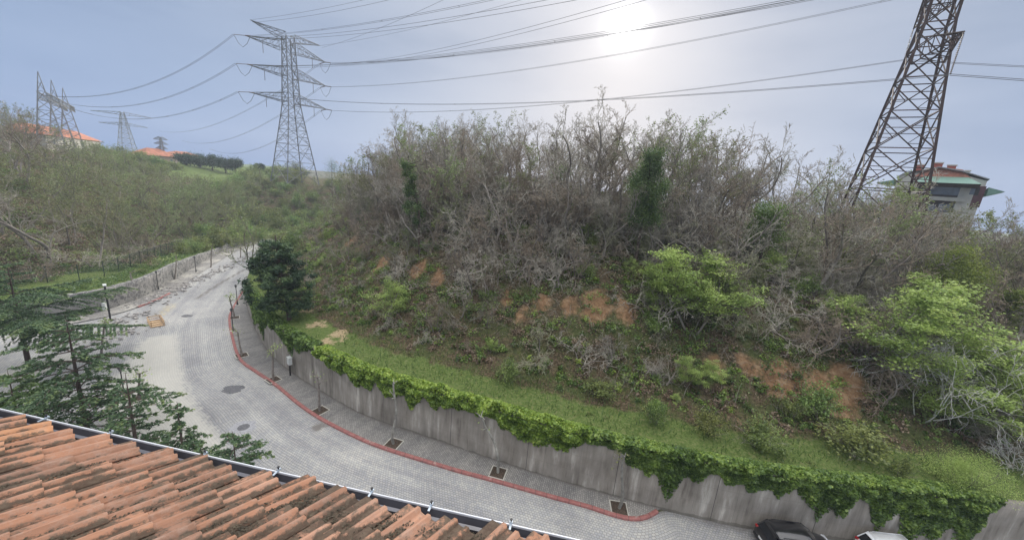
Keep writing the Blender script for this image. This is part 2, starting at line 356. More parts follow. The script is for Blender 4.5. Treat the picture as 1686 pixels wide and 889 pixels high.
def terrain_material():
    m, t, b = new_mat('hillside_soil_and_grass'); g = N(t, 'ShaderNodeTexCoord')
    n1 = N(t, 'ShaderNodeTexNoise', i_Scale=0.45, i_Detail=8.0, i_Roughness=0.7); L(t, g.outputs['Object'], n1.inputs['Vector'])
    n2 = N(t, 'ShaderNodeTexNoise', i_Scale=5.0, i_Detail=6.0, i_Roughness=0.7); L(t, g.outputs['Object'], n2.inputs['Vector'])
    scrub = ramp(t, n2.outputs[0], [(0.32, (0.03, 0.024, 0.015)), (0.5, (0.10, 0.075, 0.045)), (0.68, (0.22, 0.17, 0.11))])
    green = ramp(t, n2.outputs[0], [(0.32, (0.03, 0.04, 0.015)), (0.68, (0.13, 0.145, 0.055))])
    base = mixc(t, ramp(t, n1.outputs[0], [(0.42, (0, 0, 0)), (0.58, (1, 1, 1))]), scrub, green)
    ga = N(t, 'ShaderNodeAttribute', attribute_name='grass')
    gcol = ramp(t, n2.outputs[0], [(0.3, (0.06, 0.09, 0.025)), (0.5, (0.115, 0.165, 0.045)), (0.75, (0.24, 0.22, 0.11))])
    gn = math_node(t, 'ADD', ga.outputs['Fac'], math_node(t, 'MULTIPLY', math_node(t, 'SUBTRACT', n1.outputs[0], 0.5), 1.2))
    base = mixc(t, ramp(t, gn, [(0.4, (0, 0, 0)), (0.6, (1, 1, 1))]), base, gcol)
    ea = N(t, 'ShaderNodeAttribute', attribute_name='earth')
    n3 = N(t, 'ShaderNodeTexNoise', i_Scale=1.3, i_Detail=9.0, i_Roughness=0.72); L(t, g.outputs['Object'], n3.inputs['Vector'])
    ecol = ramp(t, n3.outputs[0], [(0.3, (0.13, 0.07, 0.038)), (0.5, (0.27, 0.16, 0.085)), (0.7, (0.42, 0.30, 0.18))])
    en = math_node(t, 'ADD', ea.outputs['Fac'], math_node(t, 'MULTIPLY', math_node(t, 'SUBTRACT', n3.outputs[0], 0.5), 1.1))
    base = mixc(t, ramp(t, en, [(0.4, (0, 0, 0)), (0.66, (1, 1, 1))]), base, ecol)
    ta = N(t, 'ShaderNodeAttribute', attribute_name='tan')
    tn = math_node(t, 'ADD', ta.outputs['Fac'], math_node(t, 'MULTIPLY', math_node(t, 'SUBTRACT', n3.outputs[0], 0.5), 1.3))
    base = mixc(t, ramp(t, tn, [(0.45, (0, 0, 0)), (0.6, (1, 1, 1))]), base, ramp(t, n2.outputs[0], [(0.3, (0.30, 0.22, 0.12)), (0.7, (0.50, 0.40, 0.25))]))
    L(t, base, b.inputs['Base Color']); b.inputs['Roughness'].default_value = 0.95; b.inputs['Specular IOR Level'].default_value = 0.1
    bp = N(t, 'ShaderNodeBump', i_Strength=0.9, i_Distance=0.25); L(t, n3.outputs[0], bp.inputs['Height']); L(t, bp.outputs[0], b.inputs['Normal'])
    return m
MAT['terrain'] = terrain_material()

# ------------------------------------------------------------------ plan curves
def spline(P, step):
    P = np.array(P, float); Q = np.vstack([2 * P[0] - P[1], P, 2 * P[-1] - P[-2]]); out = []
    for i in range(1, len(Q) - 2):
        p0, p1, p2, p3 = Q[i - 1], Q[i], Q[i + 1], Q[i + 2]; n = max(2, int(np.linalg.norm(p2 - p1) / 0.2))
        for k in range(n):
            u = k / n
            out.append(0.5 * ((2 * p1) + (-p0 + p2) * u + (2 * p0 - 5 * p1 + 4 * p2 - p3) * u * u + (-p0 + 3 * p1 - 3 * p2 + p3) * u ** 3))
    out.append(P[-1]); out = np.array(out)
    s = np.concatenate([[0], np.cumsum(np.linalg.norm(np.diff(out, axis=0), axis=1))])
    n = max(2, int(round(s[-1] / step))); t = np.linspace(0, s[-1], n + 1)
    return np.stack([np.interp(t, s, out[:, k]) for k in range(out.shape[1])], 1), t
def normals2(C):
    d = np.gradient(C, axis=0); d /= np.linalg.norm(d, axis=1)[:, None]; return np.stack([d[:, 1], -d[:, 0]], 1)
def seg_dist(P, C):
    """distance from points P(n,2) to polyline C and the index (float) of the nearest spot"""
    P = np.asarray(P, float); best = np.full(len(P), 1e9); bi = np.zeros(len(P))
    A = C[:-1]; B = C[1:]; D = B - A; LL = (D ** 2).sum(1)
    for c0 in range(0, len(P), 4000):
        p = P[c0:c0 + 4000]
        u = np.clip(((p[:, None, :] - A[None]) * D[None]).sum(2) / LL[None], 0, 1)
        q = A[None] + D[None] * u[..., None]; d = np.sqrt(((p[:, None, :] - q) ** 2).sum(2)); j = d.argmin(1)
        best[c0:c0 + 4000] = d[np.arange(len(p)), j]; bi[c0:c0 + 4000] = j + u[np.arange(len(p)), j]
    return best, bi

WP = [(75, 17.5), (60, 17.8), (45, 18.2), (31, 18.7), (22.5, 19.1), (16.6, 19.4), (13.9, 19.8), (10.6, 20.4), (6.5, 21.4), (3, 22.4), (-.5, 23.5), (-5.2, 25.1), (-10.8, 27.0),
      (-15, 29.2), (-20.5, 32.6), (-23.5, 34.8), (-25.6, 36.6), (-28.4, 39.4), (-31.5, 42.8), (-34.8, 46.6), (-38, 50.6), (-41.2, 55.0), (-46.5, 63.3), (-51.6, 72.1), (-55.1, 79), (-57.8, 86), (-57.5, 93), (-53, 101), (-45, 108)]
WC, WS = spline(WP, 1.0)
# top of the retaining wall above the road at each control point of the plan curve
_wz = np.interp(np.arange(len(WC)), [seg_dist([p], WC)[1][0] for p in [(75, 17.5), (45, 18.2), (-28.4, 39.4), (-34.8, 46.6), (-41.2, 55), (-51.6, 72.1), (-45, 108)]], [4.0, 4.0, 4.0, 3.2, 1.3, 0.6, 0.5])
WZ = _wz
LP = [(-140, 20), (-95, 28), (-70, 32), (-57, 36), (-51.5, 41.0), (-51.0, 46.6), (-52.5, 51.9), (-55.2, 58.2), (-59, 67), (-62.5, 76), (-65.3, 85), (-66, 95), (-63, 108), (-52, 118)]
LC, LS = spline(LP, 1.0)
LZ = np.interp(np.arange(len(LC)), [seg_dist([p], LC)[1][0] for p in [(-140, 20), (-57, 36), (-51.5, 41), (-55.2, 58.2), (-62.5, 76), (-52, 118)]], [2.2, 2.6, 2.8, 2.5, 1.2, 0.4])
KP = [(10.75, 20.1), (9.8, 19.55), (8.8, 19.35), (7.5, 19.6), (6.2, 20.0), (3.6, 20.6), (-.5, 21.6), (-2.9, 22.15), (-8.2, 23.6), (-11.1, 24.7), (-14.6, 26.4), (-17.4, 28.1), (-20.7, 30.4), (-23.8, 32.3),
      (-26.5, 34.0), (-28.6, 36.0), (-31.2, 38.9), (-34.2, 42.4), (-36.2, 45.0), (-37.6, 47.4), (-39.6, 51.0), (-41.6, 54.8)]
KC, KS = spline(KP, 0.5)

# ------------------------------------------------------------------ terrain height
AZT = [-80, -54, -50.4, -46.4, -41.7, -38, -35, -31, -28, -22, -14, -5, 4, 13, 21, 29, 35.5, 41, 46, 50, 55, 80]
RT = np.array([0, 62, 75, 85, 100, 115, 130, 150, 180, 220, 300, 450, 900.])
def rz(*pts): return np.interp(RT, [p[0] for p in pts], [p[1] for p in pts])
CAPT = np.array([
    rz((70, 8), (120, 25), (200, 30), (450, 30)), rz((66, 2.5), (75, 6), (118, 20), (200, 24), (450, 24)), rz((68, 3), (82, 5), (130, 14), (180, 19), (230, 20), (450, 18)),
    rz((72, 3), (88, 4.5), (140, 11.5), (190, 16), (260, 17.5), (450, 14)), rz((84, 3), (98, 4), (140, 8.5), (200, 14), (240, 17.2), (300, 17.5), (450, 12)),
    rz((98, 3), (120, 5), (160, 9.5), (215, 14), (300, 15.5), (450, 10)), rz((62, 40), (104, 6), (125, 7), (150, 11), (200, 14), (300, 15), (450, 10)),
    rz((62, 40), (85, 11), (110, 12), (130, 16), (220, 15.5), (450, 10)), rz((0, 14), (60, 15), (90, 16.5), (200, 14), (450, 8)),
    rz((0, 18.5), (75, 19.5), (120, 17), (450, 8)), rz((0, 20), (75, 20.5), (120, 17), (450, 8)), rz((0, 20.5), (80, 20.5), (130, 17), (450, 8)), rz((0, 20.5), (80, 20.5), (130, 17), (450, 8)),
    rz((0, 19.5), (80, 19.5), (130, 16), (450, 8)), rz((0, 18.2), (80, 18), (130, 15), (450, 8)), rz((0, 17), (80, 16.5), (130, 14), (450, 8)), rz((0, 15), (80, 14.5), (130, 12), (450, 8)),
    rz((0, 12.5), (75, 12), (110, 5), (450, 0)), rz((0, 11.5), (75, 11), (110, 5), (450, 0)), rz((0, 11), (75, 10.5), (110, 5), (450, 0)), rz((0, 11), (75, 10), (110, 4), (450, 0)), rz((0, 11), (110, 4), (450, 0))])
def cap_height(x, y):
    az = np.degrees(np.arctan2(x, y)); r = np.hypot(x, y)
    az = np.clip(az, -79.9, 79.9); i = np.clip(np.searchsorted(AZT, az) - 1, 0, len(AZT) - 2)
    u = (az - np.array(AZT)[i]) / (np.array(AZT)[i + 1] - np.array(AZT)[i]); u = u * u * (3 - 2 * u)
    j = np.clip(np.searchsorted(RT, r) - 1, 0, len(RT) - 2); v = np.clip((r - RT[j]) / (RT[j + 1] - RT[j]), 0, 1)
    z0 = CAPT[i, j] * (1 - v) + CAPT[i, j + 1] * v; z1 = CAPT[i + 1, j] * (1 - v) + CAPT[i + 1, j + 1] * v
    return z0 * (1 - u) + z1 * u
def vnoise(x, y, s, seed=0.0):
    return np.array([noise.fractal((a * s + seed, b * s - seed, seed), 0.8, 2.1, 4) for a, b in zip(np.atleast_1d(x), np.atleast_1d(y))])
def terrain_z(x, y, full=False, nz=True):
    x = np.atleast_1d(np.asarray(x, float)); y = np.atleast_1d(np.asarray(y, float)); P = np.stack([x, y], 1)
    dw, iw = seg_dist(P, WC); dl, il = seg_dist(P, LC)
    zw = np.interp(iw, np.arange(len(WZ)), WZ); zl = np.interp(il, np.arange(len(LZ)), LZ)
    t = np.clip(dw - 4.2, 0, None)
    rw = zw + 0.09 * dw + np.where(t < 3, 0.12 * t * t, 1.08 + 0.78 * (t - 3))
    t2 = np.clip(dl - 9, 0, None); rl = zl + 0.10 * dl + np.where(t2 < 6, 0.035 * t2 * t2, 1.26 + 0.44 * (t2 - 6))
    c = np.maximum(cap_height(x, y), np.minimum(zw, zl) + 0.2)
    k = 2.0
    z = -k * np.logaddexp(-np.minimum(rw, rl) / k, -c / k); z = np.maximum(z, np.minimum(np.minimum(rw, rl), c) - 0.55 * k * np.clip(np.minimum(dw, dl) / 12, 0, 1))
    if nz:
        amp = np.clip((np.minimum(dw, dl) - 4) / 8, 0, 1)
        z = z + amp * (vnoise(x, y, 0.11) * 1.1 + vnoise(x, y, 0.45, 5) * 0.35)
    return (z, dw, dl) if full else z
_gx = np.arange(-120, 110.1, 1.5); _gy = np.arange(10, 170.1, 1.5)
_GX, _GY = np.meshgrid(_gx, _gy, indexing='ij')
_GZ = terrain_z(_GX.ravel(), _GY.ravel()).reshape(_GX.shape)
def fast_z(x, y):
    x = np.atleast_1d(np.asarray(x, float)); y = np.atleast_1d(np.asarray(y, float))
    fx = np.clip((x - _gx[0]) / 1.5, 0, len(_gx) - 1.001); fy = np.clip((y - _gy[0]) / 1.5, 0, len(_gy) - 1.001); i = fx.astype(int); j = fy.astype(int); u = fx - i; v = fy - j
    return (_GZ[i, j] * (1 - u) + _GZ[i + 1, j] * u) * (1 - v) + (_GZ[i, j + 1] * (1 - u) + _GZ[i + 1, j + 1] * u) * v
ROADPOLY = np.vstack([WC, LC[::-1]])
def in_poly(P, poly):
    x, y = P[:, 0], P[:, 1]; c = np.zeros(len(P), bool); n = len(poly); j = n - 1
    for i in range(n):
        xi, yi = poly[i]; xj, yj = poly[j]
        if yi != yj:
            c ^= ((yi > y) != (yj > y)) & (x < (xj - xi) * (y - yi) / (yj - yi) + xi)
        j = i
    return c
# the open side of the road basin, round behind the camera
BASIN = np.vstack([WC, [[-48, 114]], LC[::-1], [[-140, -60], [75, -60]]])
def hit(px, py):
    """first meeting of a sight line with the hillside"""
    d = ray(px, py); ts = np.arange(18, 330, 0.35) ; P = CAM[None] + d[None] * (ts / np.linalg.norm(d))[:, None]
    inside = in_poly(P[:, :2], BASIN)
    near = (P[:, 0] > -119) & (P[:, 0] < 109) & (P[:, 1] < 169)
    z = np.where(near, fast_z(P[:, 0], P[:, 1]), cap_height(P[:, 0], P[:, 1])); z = np.where(inside, 0.0, z)
    b = np.nonzero(P[:, 2] <= z)[0]
    if len(b) == 0: return P[-1]
    return np.array([P[b[0], 0], P[b[0], 1], z[b[0]]])
def rise_to(base, py):
    """height above base whose picture row is py"""
    lo, hi = 0.0, 60.0
    for _ in range(30):
        m = (lo + hi) / 2
        if proj(base + np.array([0, 0, m]))[1] > py: lo = m
        else: hi = m
    return lo

# ------------------------------------------------------------------ terrain mesh
pts = []
for (x0, x1, y0, y1, st) in ((-75, 76, 14, 80, 1.1),):
    X, Y = np.meshgrid(np.arange(x0, x1, st), np.arange(y0, y1, st)); q = np.stack([X.ravel(), Y.ravel()], 1)
    q += RNG.uniform(-.3, .3, q.shape); pts.append(q)
az = np.radians(np.arange(-86, 86, 1.0)); rr = [60 * 1.035 ** k for k in range(85)]
A_, R_ = np.meshgrid(az, rr); q = np.stack([(R_ * np.sin(A_)).ravel(), (R_ * np.cos(A_)).ravel()], 1); q += RNG.uniform(-.4, .4, q.shape)
keep = ~((q[:, 0] > -75) & (q[:, 0] < 76) & (q[:, 1] > 14) & (q[:, 1] < 80)); pts.append(q[keep])
q = np.vstack(pts)
q = q[~in_poly(q, BASIN)]
dw, _ = seg_dist(q, WC); dl, _ = seg_dist(q, LC); q = q[np.minimum(dw, dl) > 0.7]
q = q[q[:, 1] > -0.05 * np.abs(q[:, 0]) - 5]
loop = BASIN; nl = len(loop)
allp = [Vector(p) for p in loop] + [Vector(p) for p in q]
vo, eo, fo, vi, ei, fi = delaunay_2d_cdt(allp, [(i, (i + 1) % nl) for i in range(nl)], [], 0, 1e-4)
V2 = np.array([(v.x, v.y) for v in vo]); F = np.array([f for f in fo if len(f) == 3])
cen = V2[F].mean(1); F = F[~in_poly(cen, BASIN)]
z, dw, dl = terrain_z(V2[:, 0], V2[:, 1], True)
z = np.where(V2[:, 1] < 8, np.minimum(z, 6), z)
# scars of bare earth on the bank, found where the photograph shows them
SCARS = [(1392, 632, 1.9), (1385, 665, 1.7), (1300, 625, 1.7), (1270, 632, 1.3), (1345, 640, 1.6), (1230, 605, 1.0), (1325, 700, .8), (980, 510, 1.8), (940, 505, 1.4), (1030, 520, 1.5), (890, 500, 1.3), (860, 520, 1.0),
         (575, 400, 1.7), (590, 410, 1.6), (548, 392, 2.2), (630, 432, 1.3), (690, 445, 1.6), (720, 458, 1.4), (1175, 605, 1.1), (835, 490, 1.0), (140, 392, 3.0), (180, 396, 2.5), (1210, 690, .7)]
earth = np.zeros(len(V2))
SCAR3 = []
for (px, py, rad) in SCARS:
    h = hit(px, py); SCAR3.append((h, rad)); d = np.linalg.norm(V2 - h[:2], axis=1); earth = np.maximum(earth, np.clip(1.15 - d / (rad * 1.15), 0, 1))
tan = np.zeros(len(V2))
for (px, py, rad) in [(520, 535, 1.3), (545, 562, 1.2), (500, 515, 1.0), (560, 548, .9), (530, 575, .8)]:
    h = hit(px, py); d = np.linalg.norm(V2 - h[:2], axis=1); tan = np.maximum(tan, np.clip(.95 - d / (rad * 1.9), 0, 1) * .9)
r_ = np.hypot(V2[:, 0], V2[:, 1]); a_ = np.degrees(np.arctan2(V2[:, 0], V2[:, 1]))
grass = np.clip(1.0 - np.clip(dw - 2.6, 0, None) / 2.2, 0, 1); grass = np.maximum(grass, np.where(dl < 15, np.clip(1.1 - dl / 15, 0, 1) * 1.2, 0)); grass = np.maximum(grass, np.where((r_ > 175) & (a_ < -30), 0.75, 0))
hill = np_mesh('hillside', np.column_stack([V2, z]), F[:, ::1], MAT['terrain'], smooth=True, attrs={'earth': earth, 'grass': grass, 'tan': tan})
tag(hill, kind='structure')

# ------------------------------------------------------------------ ground, road, pavements
gx = np.array([[-1200, -400, -.03], [1200, -400, -.03], [1200, 1500, -.03], [-1200, 1500, -.03]])
gm = flat('grassy_soil', (0.12, 0.13, 0.06), 0.95, 0, 0.4, 0.8)
tag(np_mesh('ground', gx, [[0, 1, 2, 3]], gm), kind='structure')
def dist_poly(P, pts2): return seg_dist(P, np.array(pts2, float))[0]
def strip(name, inner, s, outer_off, mat, z=0.0, dstep=0.5, extra=None):
    """sheet reaching outer_off metres to the camera side of an inner curve, with (along, across) UVs"""
    n = normals2(inner); ds = np.arange(0, outer_off + 1e-6, dstep); V = []; U = []
    for d in ds:
        V.append(inner - n * d); U.append(np.stack([s, np.full(len(s), d)], 1))
    V = np.concatenate(V); U = np.concatenate(U); m = len(inner)
    i, j = np.meshgrid(np.arange(len(ds) - 1), np.arange(m - 1), indexing='ij'); a = (i * m + j).ravel()
    F = np.stack([a, a + 1, a + m + 1, a + m], 1)
    at_ = extra(V) if extra else None
    return np_mesh(name, np.column_stack([V, np.full(len(V), z)]), F, mat, uv=U, attrs=at_)
# road's inner edge: wall foot on the right, kerb along the bend, then the bank's foot
rp = [tuple(p) for p in WP[:7]] + [(11.4, 20.25)] + KP[1:] + [(-46.5, 63.3), (-51.6, 72.1), (-55.1, 79), (-57.8, 86), (-57.5, 93), (-53, 101)]
RC, RS = spline(rp, 0.5)
n_ = normals2(RC)
if n_[len(n_) // 3][1] < 0: side_sign = 1
def road_attr(V):
    def m(pts2, rad): return np.clip(1.25 - dist_poly(V, pts2) / rad, 0, 1)
    g = lambda *a: tuple(gp(*a)[:2])
    sand = np.maximum(m([g(205, 640), g(235, 600), g(262, 560), g(270, 640), g(290, 690), g(330, 740), g(260, 700)], 2.1), m([g(120, 585), g(60, 612), g(10, 620)], 1.6) * 0.9)
    sand = np.maximum(sand, m([g(240, 650), g(250, 720)], 3.4))
    yellow = m([g(282, 503), g(262, 520)], 1.5) * 0.55
    dirt = np.maximum(m([g(435, 432), g(400, 445), g(360, 468), g(330, 488), g(322, 492)], 0.55) * 0.85, m([g(395, 437), g(345, 458), g(300, 487)], 0.5) * 0.5)
    dirt = np.maximum(dirt, m([g(521, 703), g(524, 704)], 0.65)); dirt = np.maximum(dirt, m([g(330, 497), g(400, 492)], 0.22) * .6)
    dirt = np.maximum(dirt, np.clip(1 - seg_dist(V, KC)[0] / .9, 0, 1) * .62); dirt = np.maximum(dirt, np.clip(1 - seg_dist(V, WC)[0] / 1.0, 0, 1) * .7)
    return dict(sand=sand, yellow=yellow, dirt=dirt)
nrm = normals2(RC); flip = -1 if (RC[40] - nrm[40] * 5)[1] > RC[40][1] else 1
if flip < 0: _n2 = normals2; normals2 = lambda C: -_n2(C)
road = strip('road', RC, RS, 26, MAT['pavers'], 0.0, 0.5, road_attr); tag(road, kind='structure')
# right pavement between kerb and wall
m = 220
def resamp(C, n):
    s = np.concatenate([[0], np.cumsum(np.linalg.norm(np.diff(C, axis=0), axis=1))]); t = np.linspace(0, s[-1], n); return np.stack([np.interp(t, s, C[:, 0]), np.interp(t, s, C[:, 1])], 1), t
i0 = int(round(seg_dist([(10.9, 20.35)], WC)[1][0])); i1 = int(round(seg_dist([(-41.6, 55.3)], WC)[1][0]))
Wseg, _ = resamp(WC[i0:i1 + 1], m); Kseg, Ks = resamp(KC, m)
V = []; U = []; rows = 5
for r in range(rows):
    u = r / (rows - 1); V.append(Kseg * (1 - u) + (Wseg + 0.0) * u); wdt = np.linalg.norm(Wseg - Kseg, axis=1); U.append(np.stack([wdt * u, Ks], 1))
V = np.concatenate(V); U = np.concatenate(U); i, j = np.meshgrid(np.arange(rows - 1), np.arange(m - 1), indexing='ij'); a = (i * m + j).ravel()
pv = np_mesh('pavement', np.column_stack([V, np.full(len(V), 0.13)]), np.stack([a, a + 1, a + m + 1, a + m], 1), MAT['sidewalk'], uv=U, attrs={'dirt': np.clip(0.85 - np.linalg.norm(V - np.tile(Wseg, (rows, 1)), axis=1) / 0.5, 0, 1)})
tag(pv, kind='structure')
def kerb(name, C, w_, h, mat, z0=0.0, s=None):
    n = normals2(C); s = np.concatenate([[0], np.cumsum(np.linalg.norm(np.diff(C, axis=0), axis=1))])
    prof = [(-w_ * .5, z0), (-w_ * .5, h - .03), (-w_ * .32, h), (w_ * .4, h + .004), (w_ * .5, h - .02), (w_ * .5, z0)]
    V = []; U = []
    for (o, zz) in prof: V.append(np.column_stack([C + n * o, np.full(len(C), zz)])); U.append(np.stack([s, np.full(len(C), o + zz)], 1))
    m = len(C); V = np.concatenate(V); U = np.concatenate(U); k = len(prof)
    i, j = np.meshgrid(np.arange(k - 1), np.arange(m - 1), indexing='ij'); a = (i * m + j).ravel()
    return np_mesh(name, V, np.stack([a, a + 1, a + m + 1, a + m], 1), mat, uv=U)
kb = kerb('kerb', KC, 0.25, 0.17, MAT['kerb'])
tag(kb, 'red painted kerb curving along the right edge of the paved road', 'kerb')
# left pavement along the stone wall, its kerb torn up
nL = normals2(LC)
j0 = int(round(seg_dist([(-60, 35)], LC)[1][0])); j1 = int(round(seg_dist([(-66, 95)], LC)[1][0]))
sgn = 1 if ((LC[j0 + 15] + nL[j0 + 15] * 3)[0] > LC[j0 + 15][0]) else -1
Li, _ = resamp(LC[j0:j1], 160); nLi = normals2(Li) * sgn; Lo = Li + nLi * 2.3; s_ = np.concatenate([[0], np.cumsum(np.linalg.norm(np.diff(Li, axis=0), axis=1))])
V = np.concatenate([Li, Li + nLi * 1.1, Lo]); U = np.concatenate([np.stack([np.full(160, d), s_], 1) for d in (0, 1.1, 2.3)]); a = np.concatenate([np.arange(159), np.arange(159) + 160])
lp = np_mesh('pavement_by_stone_wall', np.column_stack([V, np.full(len(V), 0.10)]), np.stack([a, a + 1, a + 161, a + 160], 1), MAT['sidewalk'], uv=U,
             attrs={'sand': np.clip(0.5 + 0.5 * vnoise(V[:, 0], V[:, 1], 0.3), 0, .8)})
tag(lp, kind='structure')
q0 = seg_dist([tuple(gp(224, 506)[:2])], Lo)[1][0]; q1 = seg_dist([tuple(gp(257, 484)[:2])], Lo)[1][0]
kl = kerb('kerb', Lo[int(q0):int(q1) + 2], 0.28, 0.17, MAT['kerb']); tag(kl, 'short straight stretch of faded red kerb left standing beside the stone wall', 'kerb')

# ------------------------------------------------------------------ retaining walls
def wall_mesh(name, C, Z, thick, mat, step_s, batter=0.0, rough=0.0, out=1):
    n = normals2(C) ; s = np.concatenate([[0], np.cumsum(np.linalg.norm(np.diff(C, axis=0), axis=1))]); m = len(C)
    rows = [(0, 0.0), (0, .25), (0, .5), (0, .75), (0, 1.0), (thick, 1.0), (thick, 0.0)]; V = []; U = []
    for (o, f) in rows:
        zz = Z * f + (-.05 if f == 0 else 0); jit = rough * RNG.uniform(-1, 1, (m, 1)) if rough and 0 < f <= 1 and o == 0 else 0
        V.append(np.column_stack([C + out * n * (o + batter * f) + out * n * jit, zz + (rough * RNG.uniform(-1, 1, m) if f == 1 else 0)])); U.append(np.stack([s, zz], 1))
    V = np.concatenate(V); U = np.concatenate(U); k = len(rows)
    i, j = np.meshgrid(np.arange(k - 1), np.arange(m - 1), indexing='ij'); a = (i * m + j).ravel()
    return np_mesh(name, V, np.stack([a, a + 1, a + m + 1, a + m], 1), mat, uv=U)
nW = normals2(WC); towards_hill = 1 if nW[len(nW) // 4][1] > 0 else -1
iw_end = int(round(seg_dist([(-41.5, 55.5)], WC)[1][0]))
cw = wall_mesh('retaining_wall', WC[:iw_end], WZ[:iw_end] + 0.12, 0.34, MAT['concrete'], 1, out=towards_hill)
tag(cw, 'tall grey streaked concrete retaining wall curving beside the road under ivy', 'wall')
jl1 = int(round(seg_dist([(-66, 95)], LC)[1][0])); jl0 = int(round(seg_dist([(-90, 29)], LC)[1][0]))
Lw, _ = resamp(LC[jl0:jl1], 260); Lwz = np.interp(np.linspace(jl0, jl1, 260), np.arange(len(LZ)), LZ)
sw = wall_mesh('stone_wall', Lw, Lwz + .1, 0.5, MAT['stone'], 1, rough=0.05, out=-sgn)
tag(sw, 'low dark rubble stone wall along the far left pavement', 'wall')

hz = bpy.data.meshes.new('haze'); _m = MB(); _m.box((0, 150, 27), (900, 800, 62)); hzo = _m.build('haze', bpy.data.materials.new('air_haze')); hm = hzo.data.materials[0]; hm.use_nodes = True; hm.node_tree.nodes.clear()
_v = hm.node_tree.nodes.new('ShaderNodeVolumePrincipled'); _v.inputs['Color'].default_value = (0.80, 0.88, 1.0, 1); _v.inputs['Density'].default_value = 0.0006; _v.inputs['Anisotropy'].default_value = 0.2
_o = hm.node_tree.nodes.new('ShaderNodeOutputMaterial'); hm.node_tree.links.new(_v.outputs[0], _o.inputs['Volume']); tag(hzo, kind='stuff')
# ------------------------------------------------------------------ foliage builders
def leaf_quads(P, size, up_bias=0.3, aspect=0.6, rng=RNG, droop=0.0):
    """diamond leaf at each point with a random orientation"""
    n = len(P); size = np.broadcast_to(size, (n,)) * rng.uniform(0.65, 1.35, n)
    nrm = rng.normal(size=(n, 3)); nrm[:, 2] = np.abs(nrm[:, 2]) + up_bias; nrm /= np.linalg.norm(nrm, axis=1)[:, None]
    t = rng.normal(size=(n, 3)); t[:, 2] -= droop; t -= nrm * (t * nrm).sum(1)[:, None]; t /= np.linalg.norm(t, axis=1)[:, None]; b = np.cross(nrm, t)
    a = size[:, None] * .5; w_ = a * aspect
    V = np.stack([P - t * a, P + b * w_ + nrm * w_ * .25, P + t * a, P - b * w_ + nrm * w_ * .25], 1).reshape(-1, 3)
    return V, np.arange(4 * n).reshape(n, 4)
def leaf_obj(name, P, size, mat, parent=None, tint=None, rng=RNG, **kw):
    V, F = leaf_quads(P, size, rng=rng, **kw); n = len(P)
    t = rng.beta(1.6, 1.9, n) if tint is None else tint
    return np_mesh(name, V, F, mat, parent, fattrs={'tint': np.clip(t, 0, 1)})
def clumps(rng, cen, rad, nclump, per, sig=0.16, shell=0.55, flat_=1.0, zmin=None):
    """points in leaf clumps spread over an uneven ellipsoid; also a tint per point (each clump its own tone)"""
    cen = np.array(cen, float); rad = np.array(rad, float)
    d = rng.normal(size=(nclump, 3)); d /= np.linalg.norm(d, axis=1)[:, None]; rr = shell + (1 - shell) * rng.random(nclump) ** .7
    wob = 1 + 0.25 * np.sin(d[:, 0] * 5 + rng.random() * 6) * np.sin(d[:, 1] * 4 + rng.random() * 6)
    c = cen + d * (rr * wob)[:, None] * rad
    cs = rad.mean() * sig * rng.uniform(.6, 1.5, nclump)
    P = (c[:, None, :] + rng.normal(size=(nclump, per, 3)) * cs[:, None, None] * np.array([1, 1, flat_])).reshape(-1, 3)
    ct = rng.uniform(.2, .75, nclump); T = (ct[:, None] + rng.normal(size=(nclump, per)) * .16).ravel()
    if zmin is not None:
        k = P[:, 2] > zmin; P, T = P[k], T[k]
    return P, T, c

